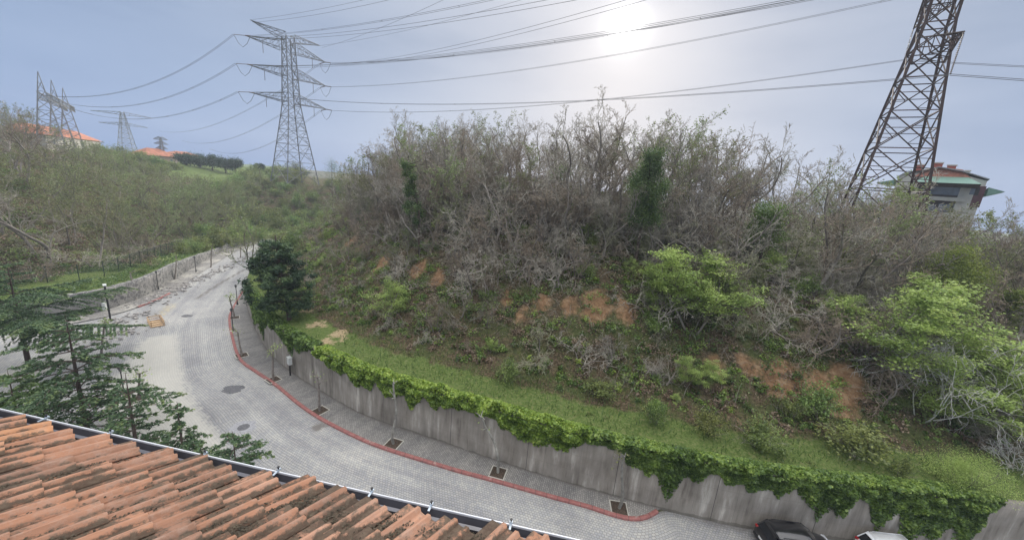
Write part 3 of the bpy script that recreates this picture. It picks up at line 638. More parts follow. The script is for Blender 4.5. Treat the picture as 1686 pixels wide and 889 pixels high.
# ---- branching skeletons
def grow_tree(rng, height, stems=1, limbs=7, levels=3, spread=0.9, up=0.35, r0=0.11, crook=0.16, kids=(7, 6, 5), droop=0.0, len_ratio=(0.55, 0.5, 0.5), stem_len=None, first=0.25, lean=0.12, seglen=(.5, .35, .25, .2)):
    """lists of (points, radii, level) for a trunk with limbs, branches and twigs"""
    out = []
    def axis(p, d, L_, r, lev, zup):
        n = max(2, int(L_ / seglen[min(lev, 3)])); pts = [p]; rad = [r]; d = d.normalized(); sl = L_ / n
        ph = Vector(rng.normal(size=3).tolist()) * crook
        for i in range(n):
            if i % 2 == 0: ph = Vector(rng.normal(size=3).tolist()) * crook * (1 + lev * .35)
            d = (d + ph * .6 + Vector((0, 0, zup * .16))).normalized()
            p = p + d * sl; pts.append(p); rad.append(max(r * (1 - (i + 1) / n * (0.7 if lev < 2 else .6)), 0.0035))
        out.append((pts, rad, lev)); return pts, rad, d
    def rec(pts, rad, L_, lev):
        if lev >= levels: return
        nk = kids[min(lev, len(kids) - 1)]; n = len(pts) - 1
        for k in range(nk):
            if lev == 3 and rng.random() < .2: continue
            f = (first if lev == 0 else .12) + (1 - (first if lev == 0 else .12)) * (k + rng.uniform(.1, .9)) / nk
            i = min(n, max(1, int(round(f * n)))); p = pts[i]; d0 = (pts[i] - pts[i - 1]).normalized()
            side = d0.cross(Vector(rng.normal(size=3).tolist())).normalized()
            ang = spread * rng.uniform(.6, 1.25)
            d = d0 * math.cos(ang) + side * math.sin(ang) + Vector((0, 0, up * (1 - .3 * lev) - droop * lev * .3))
            L2 = L_ * len_ratio[min(lev, 2)] * rng.uniform(.65, 1.2) * (1.15 - .55 * f)
            P2, R2, _ = axis(p, d, L2, max(rad[i] * rng.uniform(.45, .8), 0.005), lev + 1, up - droop * (lev + 1))
            rec(P2, R2, L2, lev + 1)
    for s in range(stems):
        a = 2 * math.pi * (s + rng.random() * .7) / stems; tilt = lean if stems == 1 else lean + .28
        d = Vector((math.cos(a) * tilt, math.sin(a) * tilt, 1)); L_ = (stem_len or height) * rng.uniform(.85, 1.05)
        base = Vector((math.cos(a) * .12, math.sin(a) * .12, -0.35)) if stems > 1 else Vector((0, 0, -0.35))
        P0, R0, _ = axis(base, d, L_, r0 * (1 if stems == 1 else .75), 0, .5)
        rec(P0, R0, L_, 0)
    return out
def skeleton_objs(sk, root, mat_trunk, mat_twig, split=1, tips=None, scale_r=1.0, rmin=.006):
    a = MB(); b = MB()
    for pts, rad, lev in sk:
        if lev < split: a.tube(pts, [r * scale_r for r in rad], 6)
        else: b.tube(pts, [max(r * scale_r, rmin) for r in rad], 3)
        if tips is not None and lev >= 2: tips.extend([tuple(p) for p in pts[1:]])
    t = a.build('trunk', mat_trunk, root, True)
    c = b.build('crown', mat_twig, root, True); return t, c

PROTOS = {}
def park(o):
    """prototypes start far below ground level and move to their first place when used"""
    o['_free'] = 1; return o
def use(proto, loc, rz=None, scale=1.0, sz=None, label=None, group=None, tilt=0.0, rng=RNG):
    if proto.get('_free'):
        o = proto; del o['_free']
    else: o = copy_tree(proto)
    o.location = tuple(loc); s = (scale, scale, sz if sz else scale); o.scale = s
    o.rotation_euler = (rng.normal() * tilt, rng.normal() * tilt, rng.uniform(0, 6.28) if rz is None else rz)
    if label: o['label'] = label
    if group: o['group'] = group
    return o
rt = np.random.default_rng(5)
ridge = []     # upright leafless trees about 9 m high
for k in range(6):
    root = empty('bare_tree'); sk = grow_tree(rt, 8.4, stems=[1, 2, 1, 2, 1, 3][k], kids=([9, 6, 9, 6, 10, 5][k], 6, 5, 3), levels=4, spread=.75, up=.34, r0=.17, crook=.24, len_ratio=(.48, .50, .46), first=.14, lean=.15)
    skeleton_objs(sk, root, MAT['bark'], MAT['twig_brown' if k in (1, 4) else 'twig'], rmin=.012); ridge.append(park(tag(root, 'leafless grey tree', 'tree')))
scrub = []     # low crooked spreading leafless trees
for k in range(6):
    root = empty('bare_scrub_tree'); sk = grow_tree(rt, 4.4, stems=[3, 2, 4, 3, 2, 4][k], kids=([6, 8, 5, 6, 8, 5][k], 6, 5, 2), levels=4, spread=1.0, up=.14, r0=.12, crook=.32, droop=.10, len_ratio=(.62, .52, .46), first=.08, lean=.5)
    skeleton_objs(sk, root, MAT['bark'], MAT[['twig', 'twig', 'twig_brown', 'twig', 'twig_olive', 'twig_brown'][k]], rmin=.012); scrub.append(park(tag(root, 'leafless scrub tree', 'tree')))
budding = []   # grey green trees just coming into leaf
for k in range(4):
    root = empty('budding_tree'); tips = []
    sk = grow_tree(rt, 6.8, stems=[2, 1, 3, 2][k], kids=(8, 7, 5, 2), levels=4, spread=.8, up=.35, r0=.10, crook=.18, len_ratio=(.5, .45, .42), first=.15, lean=.25)
    t, c = skeleton_objs(sk, root, MAT['bark'], MAT['twig_olive'], tips=tips); T = np.array(tips); T = T[rt.random(len(T)) < .62]
    T = T + rt.normal(size=T.shape) * .07; leaf_obj('foliage', T, .13, MAT['bud'], root, rng=rt); budding.append(park(tag(root, 'budding tree', 'tree')))
bush = []      # rounded green bushes with stems
for k in range(4):
    root = empty('green_bush'); tips = []
    sk = grow_tree(rt, 2.3, stems=4, kids=(6, 5), levels=2, spread=.8, up=.3, r0=.04, crook=.2, len_ratio=(.5, .45), lean=.5)
    mb = MB(); [mb.tube(p, r, 3) for p, r, l in sk]; mb.build('stems', MAT['bark'], root)
    P, T, _ = clumps(rt, (0, 0, 1.3), [(1.6, 1.2, 1.1), (1.3, 1.6, .8), (1.1, 1.2, 1.5), (1.7, 1.4, .9)][k], 30, 85, .2, .2, zmin=.02); leaf_obj('foliage', P, .15, MAT['shrub'], root, T, rng=rt); bush.append(park(tag(root, 'green bush', 'bush')))
leafy = []     # leafy spring trees in fans of fresh leaves
for k in range(3):
    root = empty('leafy_tree'); tips = []
    sk = grow_tree(rt, 4.2, stems=[1, 2, 2][k], kids=(9, 7, 4), levels=3, spread=1.0, up=.12, r0=.08, crook=.18, len_ratio=(.62, .5, .4), first=.2, lean=.3)
    t, c = skeleton_objs(sk, root, MAT['bark'], MAT['twig_olive'], tips=tips); T = np.array(tips)
    T = np.repeat(T, 11, 0); T = T + rt.normal(size=T.shape) * (.19, .19, .05)
    leaf_obj('foliage', T, .105, MAT['lime'], root, np.clip(.25 + .5 * np.sin(T[:, 0] * 2.3) * np.sin(T[:, 1] * 2.1 + 1) * .6 + .25 + rt.normal(size=len(T)) * .15, 0, 1), rng=rt, up_bias=1.2); leafy.append(park(tag(root, 'leafy tree', 'tree')))

# ------------------------------------------------------------------ where the bank's trees stand
def poisson(n_try, xr, yr, mind, ok, rng):
    out = []; cell = {}
    for _ in range(n_try):
        x = rng.uniform(*xr); y = rng.uniform(*yr)
        if not ok(x, y): continue
        i, j = int(x // mind), int(y // mind); bad = False
        for a in (-1, 0, 1):
            for b in (-1, 0, 1):
                for (u, v) in cell.get((i + a, j + b), ()):
                    if (u - x) ** 2 + (v - y) ** 2 < mind * mind: bad = True
        if not bad: cell.setdefault((i, j), []).append((x, y)); out.append((x, y))
    return out
_DW = seg_dist(np.stack([_GX.ravel(), _GY.ravel()], 1), WC)[0].reshape(_GX.shape)
def grid(Gd, x, y):
    i = int(np.clip((x - _gx[0]) / 1.5, 0, len(_gx) - 1)); j = int(np.clip((y - _gy[0]) / 1.5, 0, len(_gy) - 1)); return Gd[i, j]
_INB = in_poly(np.stack([_GX.ravel(), _GY.ravel()], 1), BASIN).reshape(_GX.shape)
def azr(x, y): return math.degrees(math.atan2(x, y)), math.hypot(x, y)
def near_scar(x, y, k=1.0): return any((h[0] - x) ** 2 + (h[1] - y) ** 2 < (rad * k + 1.2) ** 2 or ((h[0] * .93 - x) ** 2 + (h[1] * .93 - y) ** 2 < (rad * k + .8) ** 2) for h, rad in SCAR3)
TOWER = (43.5, 46.0)
SKY_X = [-400, 0, 55, 72, 165, 230, 300, 400, 470, 510, 560, 600, 650, 750, 850, 920, 1000, 1080, 1150, 1230, 1300, 1360, 1400, 1440, 1500, 1590, 1640, 1690, 2200]
SKY_Y = [120, 158, 184, 203, 232, 252, 282, 287, 284, 245, 214, 198, 184, 180, 190, 178, 160, 184, 188, 206, 240, 262, 282, 292, 318, 350, 356, 345, 345]
def fit_top(x, y, z, h, s, lo, hi, rng, force=False, slack=48):
    """scale for a tree of unscaled height h so that it stays under the wood's outline"""
    b = np.array([x, y, z]); px = proj(b + [0, 0, h * s])[0]; ylim = np.interp(px, SKY_X, SKY_Y) + slack * rng.random() ** 1.6; smax = rise_to(b, ylim) / h
    return float(np.clip(smax if force else min(s, smax), lo, hi))
def ok_ridge(x, y):
    a, r = azr(x, y); d = grid(_DW, x, y)
    return -31.5 < a < 64 and 14.5 < d < (36 if a < 36 else 48) and not grid(_INB, x, y) and r < 90 and not near_scar(x, y) and math.hypot(x - TOWER[0], y - TOWER[1]) > 4.2
CLAD = [(1045, 440, 245, 48), (1325, 400, 298, 42), (1248, 440, 336, 50), (1415, 425, 333, 32), (1262, 360, 253, 44), (690, 420, 262, 24), (548, 350, 260, 34), (1372, 480, 403, 16), (1575, 470, 376, 46), (1528, 540, 410, 76), (1650, 560, 478, 42), (1140, 545, 418, 50), (640, 535, 465, 40), (1490, 620, 468, 50), (1500, 690, 560, 60)]
CLADR = [(c[0], c[3] / 2 + (-4 if c[0] > 1100 else 6), float(np.hypot(*hit(c[0], c[1])[:2]))) for c in CLAD]
def blocks(x, y, z, h):
    """would this tree stand in front of one of the plants the photograph singles out"""
    r = math.hypot(x, y); px = proj((x, y, z + h * .5))[0]
    return any(abs(px - c) < w_ and r < rr + 1 for c, w_, rr in CLADR)
rp_ = np.random.default_rng(21)
spots = poisson(9000, (-50, 95), (20, 82), 2.45, ok_ridge, rp_)
def zone(a):
    return ('behind the road bend' if a < -14 else 'on the middle of the hill' if a < 12 else 'left of the big tower' if a < 36 else 'below the villa')
for i, (x, y) in enumerate(spots):
    a, r = azr(x, y); d = grid(_DW, x, y); z = fast_z(x, y)[0]
    tall = 1.0 if a < 26 else max(.52, 1.0 - (a - 26) * .03)
    s = fit_top(x, y, z, 9.2, rp_.uniform(.95, 1.3) * tall * (0.85 if d < 20 else 1), .42, 1.5, rp_, force=d > 23 or a > 34, slack=48 if a < 30 else 24)
    if blocks(x, y, z, 6 * s): continue
    if rp_.random() < (.30 if d < 24 else .17):
        use(budding[i % 4], (x, y, z - .2), scale=s * 1.22, tilt=.07, rng=rp_, label='olive tree coming into leaf in the wood ' + zone(a), group='budding trees in the wood ' + zone(a)); continue
    use(ridge[i % 6], (x, y, z - .2), scale=s, sz=s * rp_.uniform(.9, 1.1), tilt=.07, rng=rp_, label='bare grey tree in the leafless wood ' + zone(a), group='bare trees of the hilltop wood ' + zone(a))
def ok_scrub(x, y):
    a, r = azr(x, y); d = grid(_DW, x, y)
    return -33 < a < 60 and (6.0 if a > -15 else 9.0) < d < 21 and not grid(_INB, x, y) and r < 75 and not near_scar(x, y, .55)
spots2 = poisson(12000, (-45, 75), (20, 75), 1.85, ok_scrub, rp_)
for i, (x, y) in enumerate(spots2):
    a, r = azr(x, y); d = grid(_DW, x, y); z = fast_z(x, y)[0]; s = rp_.uniform(.7, 1.2) * (.82 + .04 * (d - 7))
    if blocks(x, y, z, 3 * s): continue
    use(scrub[i % 6], (x, y, z - .1), scale=s, tilt=.15, rng=rp_, label='low leafless thorny tree on the steep bank ' + zone(a), group='bare low trees on the steep bank ' + zone(a))
def ok_low(x, y):
    a, r = azr(x, y); d = grid(_DW, x, y)
    return -33 < a < 60 and 4.9 < d < 17 and not grid(_INB, x, y) and r < 75 and not near_scar(x, y, .85)
spots7 = poisson(9000, (-45, 75), (17, 75), 2.15, ok_low, rp_)
for i, (x, y) in enumerate(spots7):
    a, r = azr(x, y); d = grid(_DW, x, y); z = fast_z(x, y)[0]; s = rp_.uniform(.24, .5) * (.6 + .05 * d)
    if rp_.random() < .62: use(scrub[(i * 5) % 6], (x, y, z - .05), scale=s * 1.1, tilt=.3, rng=rp_, label='waist high tangle of bare stems low on the bank ' + zone(a), group='bare stem tangles low on the bank ' + zone(a))
    elif rp_.random() < .5: use(budding[i % 4], (x, y, z - .05), scale=s * .8, tilt=.2, rng=rp_, label='thin sapling with small fresh leaves low on the bank ' + zone(a), group='fresh saplings low on the bank ' + zone(a))
    else: use(leafy[i % 3], (x, y, z - .05), scale=s * .75, sz=s * .8, tilt=.15, rng=rp_, label='small lime green sapling low on the bank ' + zone(a), group='lime green saplings low on the bank ' + zone(a))
# green bushes between them
def ok_bush(x, y):
    a, r = azr(x, y); d = grid(_DW, x, y)
    return -33 < a < 60 and 5.5 < d < 34 and not grid(_INB, x, y) and not near_scar(x, y, .8)
spots3 = poisson(9000, (-45, 70), (18, 70), 3.1, ok_bush, rp_)
for i, (x, y) in enumerate(spots3):
    a, r = azr(x, y); d = grid(_DW, x, y); z = fast_z(x, y)[0]; g_ = 1.25 if a > 30 else 1.0
    s = (rp_.uniform(.18, .5) * g_ if d < 9 else rp_.uniform(.3, .85) * g_) * rp_.choice([.7, 1, 1.15])
    if d > 24: s *= 1.5
    if rp_.random() < (.12 if d < 24 else .5) and a < 25: continue
    use(bush[i % 4], (x, y, z - .15), scale=s, sz=s * rp_.uniform(.7, 1.1), rng=rp_, label='small green bush among the bare scrub ' + zone(a), group='green bushes on the bank ' + zone(a))

# left hillside wood and the valley beyond the road
def ok_left(x, y):
    a, r = azr(x, y); d = seg_dist([(x, y)], LC)[0][0]
    return -62 < a < -35.5 and 9 < d and 74 < r < (200 if a < -46 else 168 if a < -40 else 150) and not in_poly(np.array([[x, y]]), BASIN)[0]
spots4 = poisson(9000, (-185, -45), (30, 185), 4.7, ok_left, rp_)
for i, (x, y) in enumerate(spots4):
    a, r = azr(x, y); z = terrain_z(x, y)[0]; s = rp_.uniform(1.05, 1.85) * (1.15 if a < -52 else 1)
    where = 'on the upper left hill' if r > 125 else 'on the left slope above the stone wall'
    if a < -50 and rp_.random() < .5:
        s = fit_top(x, y, z, 9.2, s * .95, .3, 1.7, rp_, force=r > 105, slack=22)
        if s < .31: continue
        use(ridge[i % 6], (x, y, z - .3), scale=s, tilt=.06, rng=rp_, label='bare brown grey tree ' + where, group='bare trees ' + where)
    else:
        s = fit_top(x, y, z, 7.4, s, .4, 1.6, rp_, force=r > 140, slack=22)
        use(budding[i % 4], (x, y, z - .3), scale=s, tilt=.06, rng=rp_, label='grey green tree coming into leaf ' + where, group='budding trees ' + where)
def ok_mid(x, y):
    a, r = azr(x, y); return -41 < a < -24 and 92 < r < 165 and not in_poly(np.array([[x, y]]), BASIN)[0] and min(seg_dist([(x, y)], WC)[0][0], seg_dist([(x, y)], LC)[0][0]) > 3
spots5 = poisson(9000, (-110, -35), (70, 150), 4.3, ok_mid, rp_)
for i, (x, y) in enumerate(spots5):
    a, r = azr(x, y); z = terrain_z(x, y)[0]; s = rp_.uniform(1.3, 2.1)
    if i % 3 == 0: use(budding[i % 4], (x, y, z - .3), scale=s * .42, rng=rp_, label='grey green tree coming into leaf beyond the end of the road', group='budding trees beyond the end of the road')
    else: use(bush[i % 4], (x, y, z - .4), scale=s, rng=rp_, label='fresh green bush beyond the far end of the road', group='green bushes beyond the end of the road')
def ok_lb(x, y):
    a, r = azr(x, y); d = seg_dist([(x, y)], LC)[0][0]; return -62 < a < -37 and 1.5 < d < 15 and not in_poly(np.array([[x, y]]), BASIN)[0] and r < 105
spots6 = poisson(4000, (-85, -50), (30, 90), 4.0, ok_lb, rp_)
for i, (x, y) in enumerate(spots6):
    z = terrain_z(x, y)[0]; d = seg_dist([(x, y)], LC)[0][0]
    if d > 7: use(scrub[i % 6], (x, y, z - .1), scale=rp_.uniform(.5, .9), rng=rp_, label='low bare scrub tree on the grass behind the chain link fence', group='bare scrub behind the fence')
    elif i % 2: use(bush[i % 4], (x, y, z - .2), scale=rp_.uniform(.3, .6), rng=rp_, label='small green bush between the stone wall and the chain link fence', group='bushes between stone wall and fence')
for i, (px, py, s) in enumerate([(172, 262, 2.6), (186, 262, 2.2), (200, 266, 2.6), (214, 264, 2.0), (228, 268, 2.6), (243, 270, 2.3), (258, 274, 2.0), (272, 276, 2.2), (288, 280, 1.8), (180, 276, 2.4), (208, 280, 2.4), (236, 284, 2.2), (264, 288, 2.2), (400, 290, 1.9), (418, 288, 2.2), (436, 286, 2.2), (452, 288, 2.4), (470, 290, 2.2), (488, 290, 2.6), (505, 288, 2.4)]):
    h = hit(px, py); use(bush[(i * 3) % 4], h - [0, 0, .4], scale=s, sz=s * .75, rng=rp_, label='distant green bush on the far ridge below the red roofs and middle pylon', group='distant bushes along the far ridge')
# green hedge of bushes along the upper side of the stone wall near the road's far end
for i, (px, py, s) in enumerate([(330, 405, 1.3), (345, 400, 1.5), (360, 398, 1.6), (378, 392, 1.7), (395, 392, 1.7), (412, 388, 1.8), (300, 412, 1.0), (318, 408, 1.2), (428, 388, 1.6)]):
    h = hit(px, py + 8); use(bush[i % 4], h - [0, 0, .3], scale=s, rng=rp_, label='green bush in the row above the far stone wall', group='green bushes above the far stone wall')

# ------------------------------------------------------------------ plants one can pick out
def clad_tree(px, py0, py1, wpx, mat, label, cat='tree', name='ivy_clad_tree', n=70, dens=150, leaf=.14, lean=0.0, zlo=.3):
    base = hit(px, py0); H_ = rise_to(base, py1); wm = wpx / 2 * proj(base)[2] / FPX
    root = empty(name, base); tag(root, label, cat)
    mb = MB(); mb.tube([(0, 0, -.4), (.1 * lean, 0, H_ * .5), (lean, .1, H_ * .95)], [.16, .12, .05], 6)
    rg = np.random.default_rng(int(px * 7 + py0))
    for k in range(7):
        zz = H_ * rg.uniform(.35, .95); a = rg.uniform(0, 6.28); mb.tube([(lean * zz / H_, 0, zz), (math.cos(a) * wm * .6, math.sin(a) * wm * .6, zz + .5), (math.cos(a) * wm * 1.0, math.sin(a) * wm, zz + 1.2)], [.05, .03, .012], 4)
    mb.build('trunk', MAT['bark_dark'], root, True)
    zc = rg.uniform(zlo, 1, n) ** .9; P = []
    T = []
    for f in zc:
        a = rg.uniform(0, 6.28); rr = wm * (.35 + .65 * math.sin(math.pi * min(1, .18 + f * .75))) * rg.uniform(.3, 1.25) * (1 + .4 * math.sin(f * 17 + px))
        c = np.array([math.cos(a) * rr + lean * f, math.sin(a) * rr, f * H_ * .97]); sg = wm * rg.uniform(.16, .34)
        P.append(c + rg.normal(size=(dens, 3)) * sg); T.append(rg.uniform(.15, .65) + .15 * f + rg.normal(size=dens) * .15)
    leaf_obj('foliage', np.concatenate(P), leaf, mat, root, np.concatenate(T), rng=rg); return root
clad_tree(1045, 440, 245, 46, MAT['clad'], 'tall dark green ivy clad trunk rising among bare trees on the middle ridge', n=120, dens=190, zlo=.36)
clad_tree(1325, 400, 300, 40, MAT['ivy_dark'], 'ivy covered tree stump nearest the left foot of the big pylon', n=70, zlo=.3)
clad_tree(1248, 440, 338, 48, MAT['ivy_dark'], 'ivy covered forked trunk standing right of the bright leafy tree', n=70)
clad_tree(1415, 425, 335, 30, MAT['ivy_dark'], 'narrow pointed ivy covered trunk in front of the big pylon')
clad_tree(1262, 360, 255, 40, MAT['clad'], 'dull green ivy covered crown among bare ridge trees', zlo=.55)
clad_tree(690, 420, 262, 22, MAT['clad'], 'thin leaning trunk wrapped in dark ivy left on the ridge', lean=-1.6, n=50)
clad_tree(548, 350, 262, 30, MAT['clad'], 'small dark ivy covered tree at the left end of the ridge', n=40, zlo=.5)
clad_tree(1372, 480, 405, 14, MAT['clad_yellow'], 'slender trunk with a strip of yellow ivy', n=30, leaf=.13)
clad_tree(1575, 470, 378, 44, MAT['clad_yellow'], 'yellow green ivy ball topping the trees under the villa', n=70, leaf=.14, zlo=.5)
clad_tree(1528, 540, 412, 74, MAT['clad_yellow'], 'broad yellow green ivy mound beside the lime coloured tree', n=110, leaf=.14, zlo=.35)
clad_tree(1650, 560, 480, 40, MAT['clad_yellow'], 'ragged yellow green ivy clad tree at the right edge', n=50, leaf=.14)
clad_tree(1660, 500, 410, 70, MAT['clad'], 'tree darkened by ivy at the right edge below the sky gap', n=60, leaf=.15)
def leafy_at(px, py0, py1, k, mat, label, sxy=1.0, leafmul=None):
    base = hit(px, py0); H_ = rise_to(base, py1); p = leafy[k]; s = H_ / 4.3
    o = use(p, base - [0, 0, .1], scale=s * sxy, sz=s, rng=rp_, label=label); return o
leafy_at(640, 535, 465, 0, None, 'bright lime green sapling left of the bare thicket above the grass', 1.0)
leafy_at(1140, 545, 418, 1, None, 'largest bright green leafy tree in the middle of the bank', 1.15)
leafy_at(1105, 520, 440, 2, None, 'leafy green tree leaning left beside the largest bright tree', 1.1)
leafy_at(1185, 520, 430, 0, None, 'leafy green crown at the right of the largest bright tree', 1.1)
leafy_at(1140, 635, 585, 2, None, 'small bright bush below the largest bright tree', 1.0)
leafy_at(1470, 620, 468, 1, None, 'wide green tree behind the pale dead branches', 1.2)
leafy_at(1575, 700, 590, 2, None, 'green leafy tree at lower right over dark shade', 1.2)
leafy_at(1540, 620, 520, 0, None, 'green leafy tree right of the pale dead branches', 1.3)
leafy_at(1615, 640, 560, 1, None, 'feathery green tree near the right edge of the bank', 1.2)
leafy_at(1360, 540, 480, 2, None, 'light green sapling above the orange earth scar', 1.0)
leafy_at(820, 385, 345, 2, None, 'tiny lime green sapling high in the bare thicket', 1.0)
leafy_at(725, 385, 350, 0, None, 'lime green shrub under the leaning ivy trunk', 1.0)
leafy_at(1260, 470, 415, 0, None, 'green shrub under the forked ivy trunk', 1.0)
# pale dead shrub hanging over the bank
def dead_shrub(px, py0, py1, wpx, label, seed):
    base = hit(px, py0); H_ = max(1.5, rise_to(base, py1)); rg = np.random.default_rng(seed)
    root = empty('dead_shrub', base); tag(root, label, 'dead tree')
    sk = grow_tree(rg, H_, stems=5, kids=(6, 5, 3), levels=3, spread=.75, up=.02, r0=.10, crook=.17, droop=.30, len_ratio=(.75, .6, .5), first=.3, lean=.65, seglen=(.35, .25, .2, .15))
    a = MB(); b = MB()
    for p, r, l in sk: (a if l == 0 else b).tube(p, [max(q * .62, .009) for q in r], 4)
    a.build('trunk', MAT['twig_pale'], root, True); b.build('branches', MAT['twig_pale'], root, True)
dead_shrub(1515, 690, 560, 200, 'pale whitish dead shrub with drooping branches over the right bank', 3)
dead_shrub(1475, 640, 560, 200, 'smaller whitish dead shrub beside the orange earth scar', 8)
dead_shrub(1668, 770, 735, 60, 'pale dead twigs at the right edge above the wall', 4)
# feathery light green shrub above the wall at the right
b0 = hit(1585, 805); root = empty('feathery_shrub', b0); tag(root, 'feathery pale green shrub bulging over the wall top at the right', 'bush'); rg = np.random.default_rng(2)
mb = MB(); sk = grow_tree(rg, 2.2, stems=6, kids=(7, 5), levels=2, spread=.5, up=.5, r0=.03, crook=.1, len_ratio=(.5, .4), lean=.5); [mb.tube(p, r, 3) for p, r, l in sk]; mb.build('stems', MAT['twig_olive'], root)
P, T, _ = clumps(rg, (0, 0, 1.0), (2.0, 1.7, 1.35), 120, 130, .13, .2, zmin=0); leaf_obj('foliage', P, .075, MAT['bud_light'] if 'bud_light' in MAT else MAT['lime'], root, T * .8 + .25, rng=rg, aspect=.35)
# shrubs spaced along the grass strip
ORD = 'first second third fourth fifth sixth seventh eighth ninth tenth eleventh twelfth thirteenth fourteenth'.split()
for i, (px, py0, py1) in enumerate(sorted([(1075, 700, 660), (1165, 715, 680), (1250, 735, 700), (1300, 690, 655), (1340, 690, 640), (835, 632, 600), (1410, 750, 705), (985, 650, 625), (1480, 790, 760)])):
    base = hit(px, py0); H_ = rise_to(base, py1); use(bush[(i * 3 + 2) % 4], base, scale=H_ / 2.3 * (1.0, 1.5, .8)[i % 3], sz=H_ / 2.3, rng=rp_, label=ORD[i] + ' green shrub from the left along the grass strip above the ivy', group='green shrubs along the grass strip')

# ---- pine beside the road bend
def pine():
    base = np.array([-22.8, 36.2, 4.3]); rg = np.random.default_rng(9)
    root = empty('pine_tree', base); tag(root, 'dense round dark green pine on the wall top at the road bend', 'tree')
    mb = MB(); mb.tube([(0, 0, -.3), (-.15, 0, 2.0), (-.6, 0, 4.5), (-1.1, 0.2, 8.6)], [.24, .2, .15, .05], 8)
    P = []; T = []
    for k in range(150):
        f = rg.uniform(0, 1); zz = 1.0 + f * 6.9; rr = 2.85 * math.sin(math.pi * (0.22 + .70 * f)) ** .8 * rg.uniform(.35, 1.12); a = rg.uniform(0, 6.28)
        c = np.array([-.35 - .1 * zz + math.cos(a) * rr, math.sin(a) * rr, zz - .08 * rr])
        mb.tube([(-.1 * zz, 0, zz - .4), tuple(c)], [.035, .012], 3)
        n = 120; d = rg.normal(size=(n, 3)); d /= np.linalg.norm(d, axis=1)[:, None]
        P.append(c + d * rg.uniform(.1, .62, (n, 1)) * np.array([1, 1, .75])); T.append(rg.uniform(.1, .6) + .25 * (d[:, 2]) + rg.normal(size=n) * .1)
    mb.build('trunk', MAT['bark_dark'], root, True); leaf_obj('foliage', np.concatenate(P), .34, MAT['needle_pine'], root, np.concatenate(T), rng=rg, aspect=.28)
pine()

# ---- cedars between the house and the road
def cedar(loc, H_, W_, label, seed, mat, tiers=14, z_from=.18, name='cedar_tree', yellow=None, dens=1.0, droop=.12, tilt_up=.15):
    rg = np.random.default_rng(seed); root = empty(name, loc); tag(root, label, 'tree'); mb = MB(); bb = MB()
    mb.tube([(0, 0, -.3), (.05, 0, H_ * .5), (.0, .1, H_)], [H_ * .02, H_ * .011, .01], 8)
    P = []; T = []; FR = []
    for k in range(tiers):
        f = z_from + (1 - z_from) * (k + .3) / tiers; zz = f * H_; Lb = W_ * (1 - (f - z_from) / (1 - z_from)) ** .62 * rg.uniform(.8, 1.1) + .25
        nb = rg.integers(3, 6)
        for b in range(nb):
            a = 2 * math.pi * (b + rg.random()) / nb; d = np.array([math.cos(a), math.sin(a), tilt_up]); pts = []; n = 7; L1 = Lb * rg.uniform(.45, 1.12)
            for i in range(n):
                u = i / (n - 1); pts.append(np.array([0, 0, zz]) + d * L1 * u - np.array([0, 0, droop * L1 * u ** 2 * 1.9]))
            bb.tube(pts, [.035 * (1 - .85 * i / n) * (H_ / 9) + .004 for i in range(n)], 4)
            side = np.array([-math.sin(a), math.cos(a), 0])
            # side sprays along the branch, flat and slightly drooping
            for q in range(int(17 * L1 / 2 * dens) + 5):
                u = rg.uniform(.04, 1.0) ** .8; p = np.array([0, 0, zz]) + d * L1 * u - np.array([0, 0, droop * L1 * u ** 2 * 1.9])
                sl = (.28 + .42 * (1 - u)) * L1 * .55 * rg.uniform(.6, 1.2); sg_ = rg.choice([-1, 1]); sd_ = side * sg_ * .9 + d * .7; sd_ /= np.linalg.norm(sd_)
                m_ = int(40 * sl) + 8; v = rg.random(m_) ; c = p + sd_ * sl * v[:, None] - np.array([0, 0, 1]) * (.28 * sl * v ** 2)[:, None] + rg.normal(size=(m_, 3)) * (.035, .035, .03)
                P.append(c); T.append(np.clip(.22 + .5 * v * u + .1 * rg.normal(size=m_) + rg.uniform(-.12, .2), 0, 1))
    mb.build('trunk', MAT['bark_dark'], root, True); bb.build('branches', MAT['bark_dark'], root, True)
    leaf_obj('foliage', np.concatenate(P), .17, mat, root, np.concatenate(T), rng=rg, aspect=.42, up_bias=.9); return root
# ------------------------------------------------------------------ ground cover: ivy, grass, brambles, litter
def scatter(rng, n, dens):
    """random points over the bank by a density function of (azimuth, range, distance from the wall)"""
    x = rng.uniform(-55, 72, n * 3); y = rng.uniform(17, 82, n * 3)
    i = np.clip(((x - _gx[0]) / 1.5).astype(int), 0, len(_gx) - 1); j = np.clip(((y - _gy[0]) / 1.5).astype(int), 0, len(_gy) - 1)
    dd = _DW[i, j]; ok = ~_INB[i, j]; a = np.degrees(np.arctan2(x, y)); r = np.hypot(x, y)
    ok &= rng.random(len(x)) < dens(a, r, dd, x, y); x, y = x[ok][:n], y[ok][:n]; return x, y, fast_z(x, y), _DW[i, j][ok][:n]
def in_scars(x, y, k=1.0):
    m = np.zeros(len(x), bool)
    for h, rad in SCAR3: m |= (x - h[0]) ** 2 + (y - h[1]) ** 2 < (rad * k) ** 2
    return m
rg = np.random.default_rng(31)
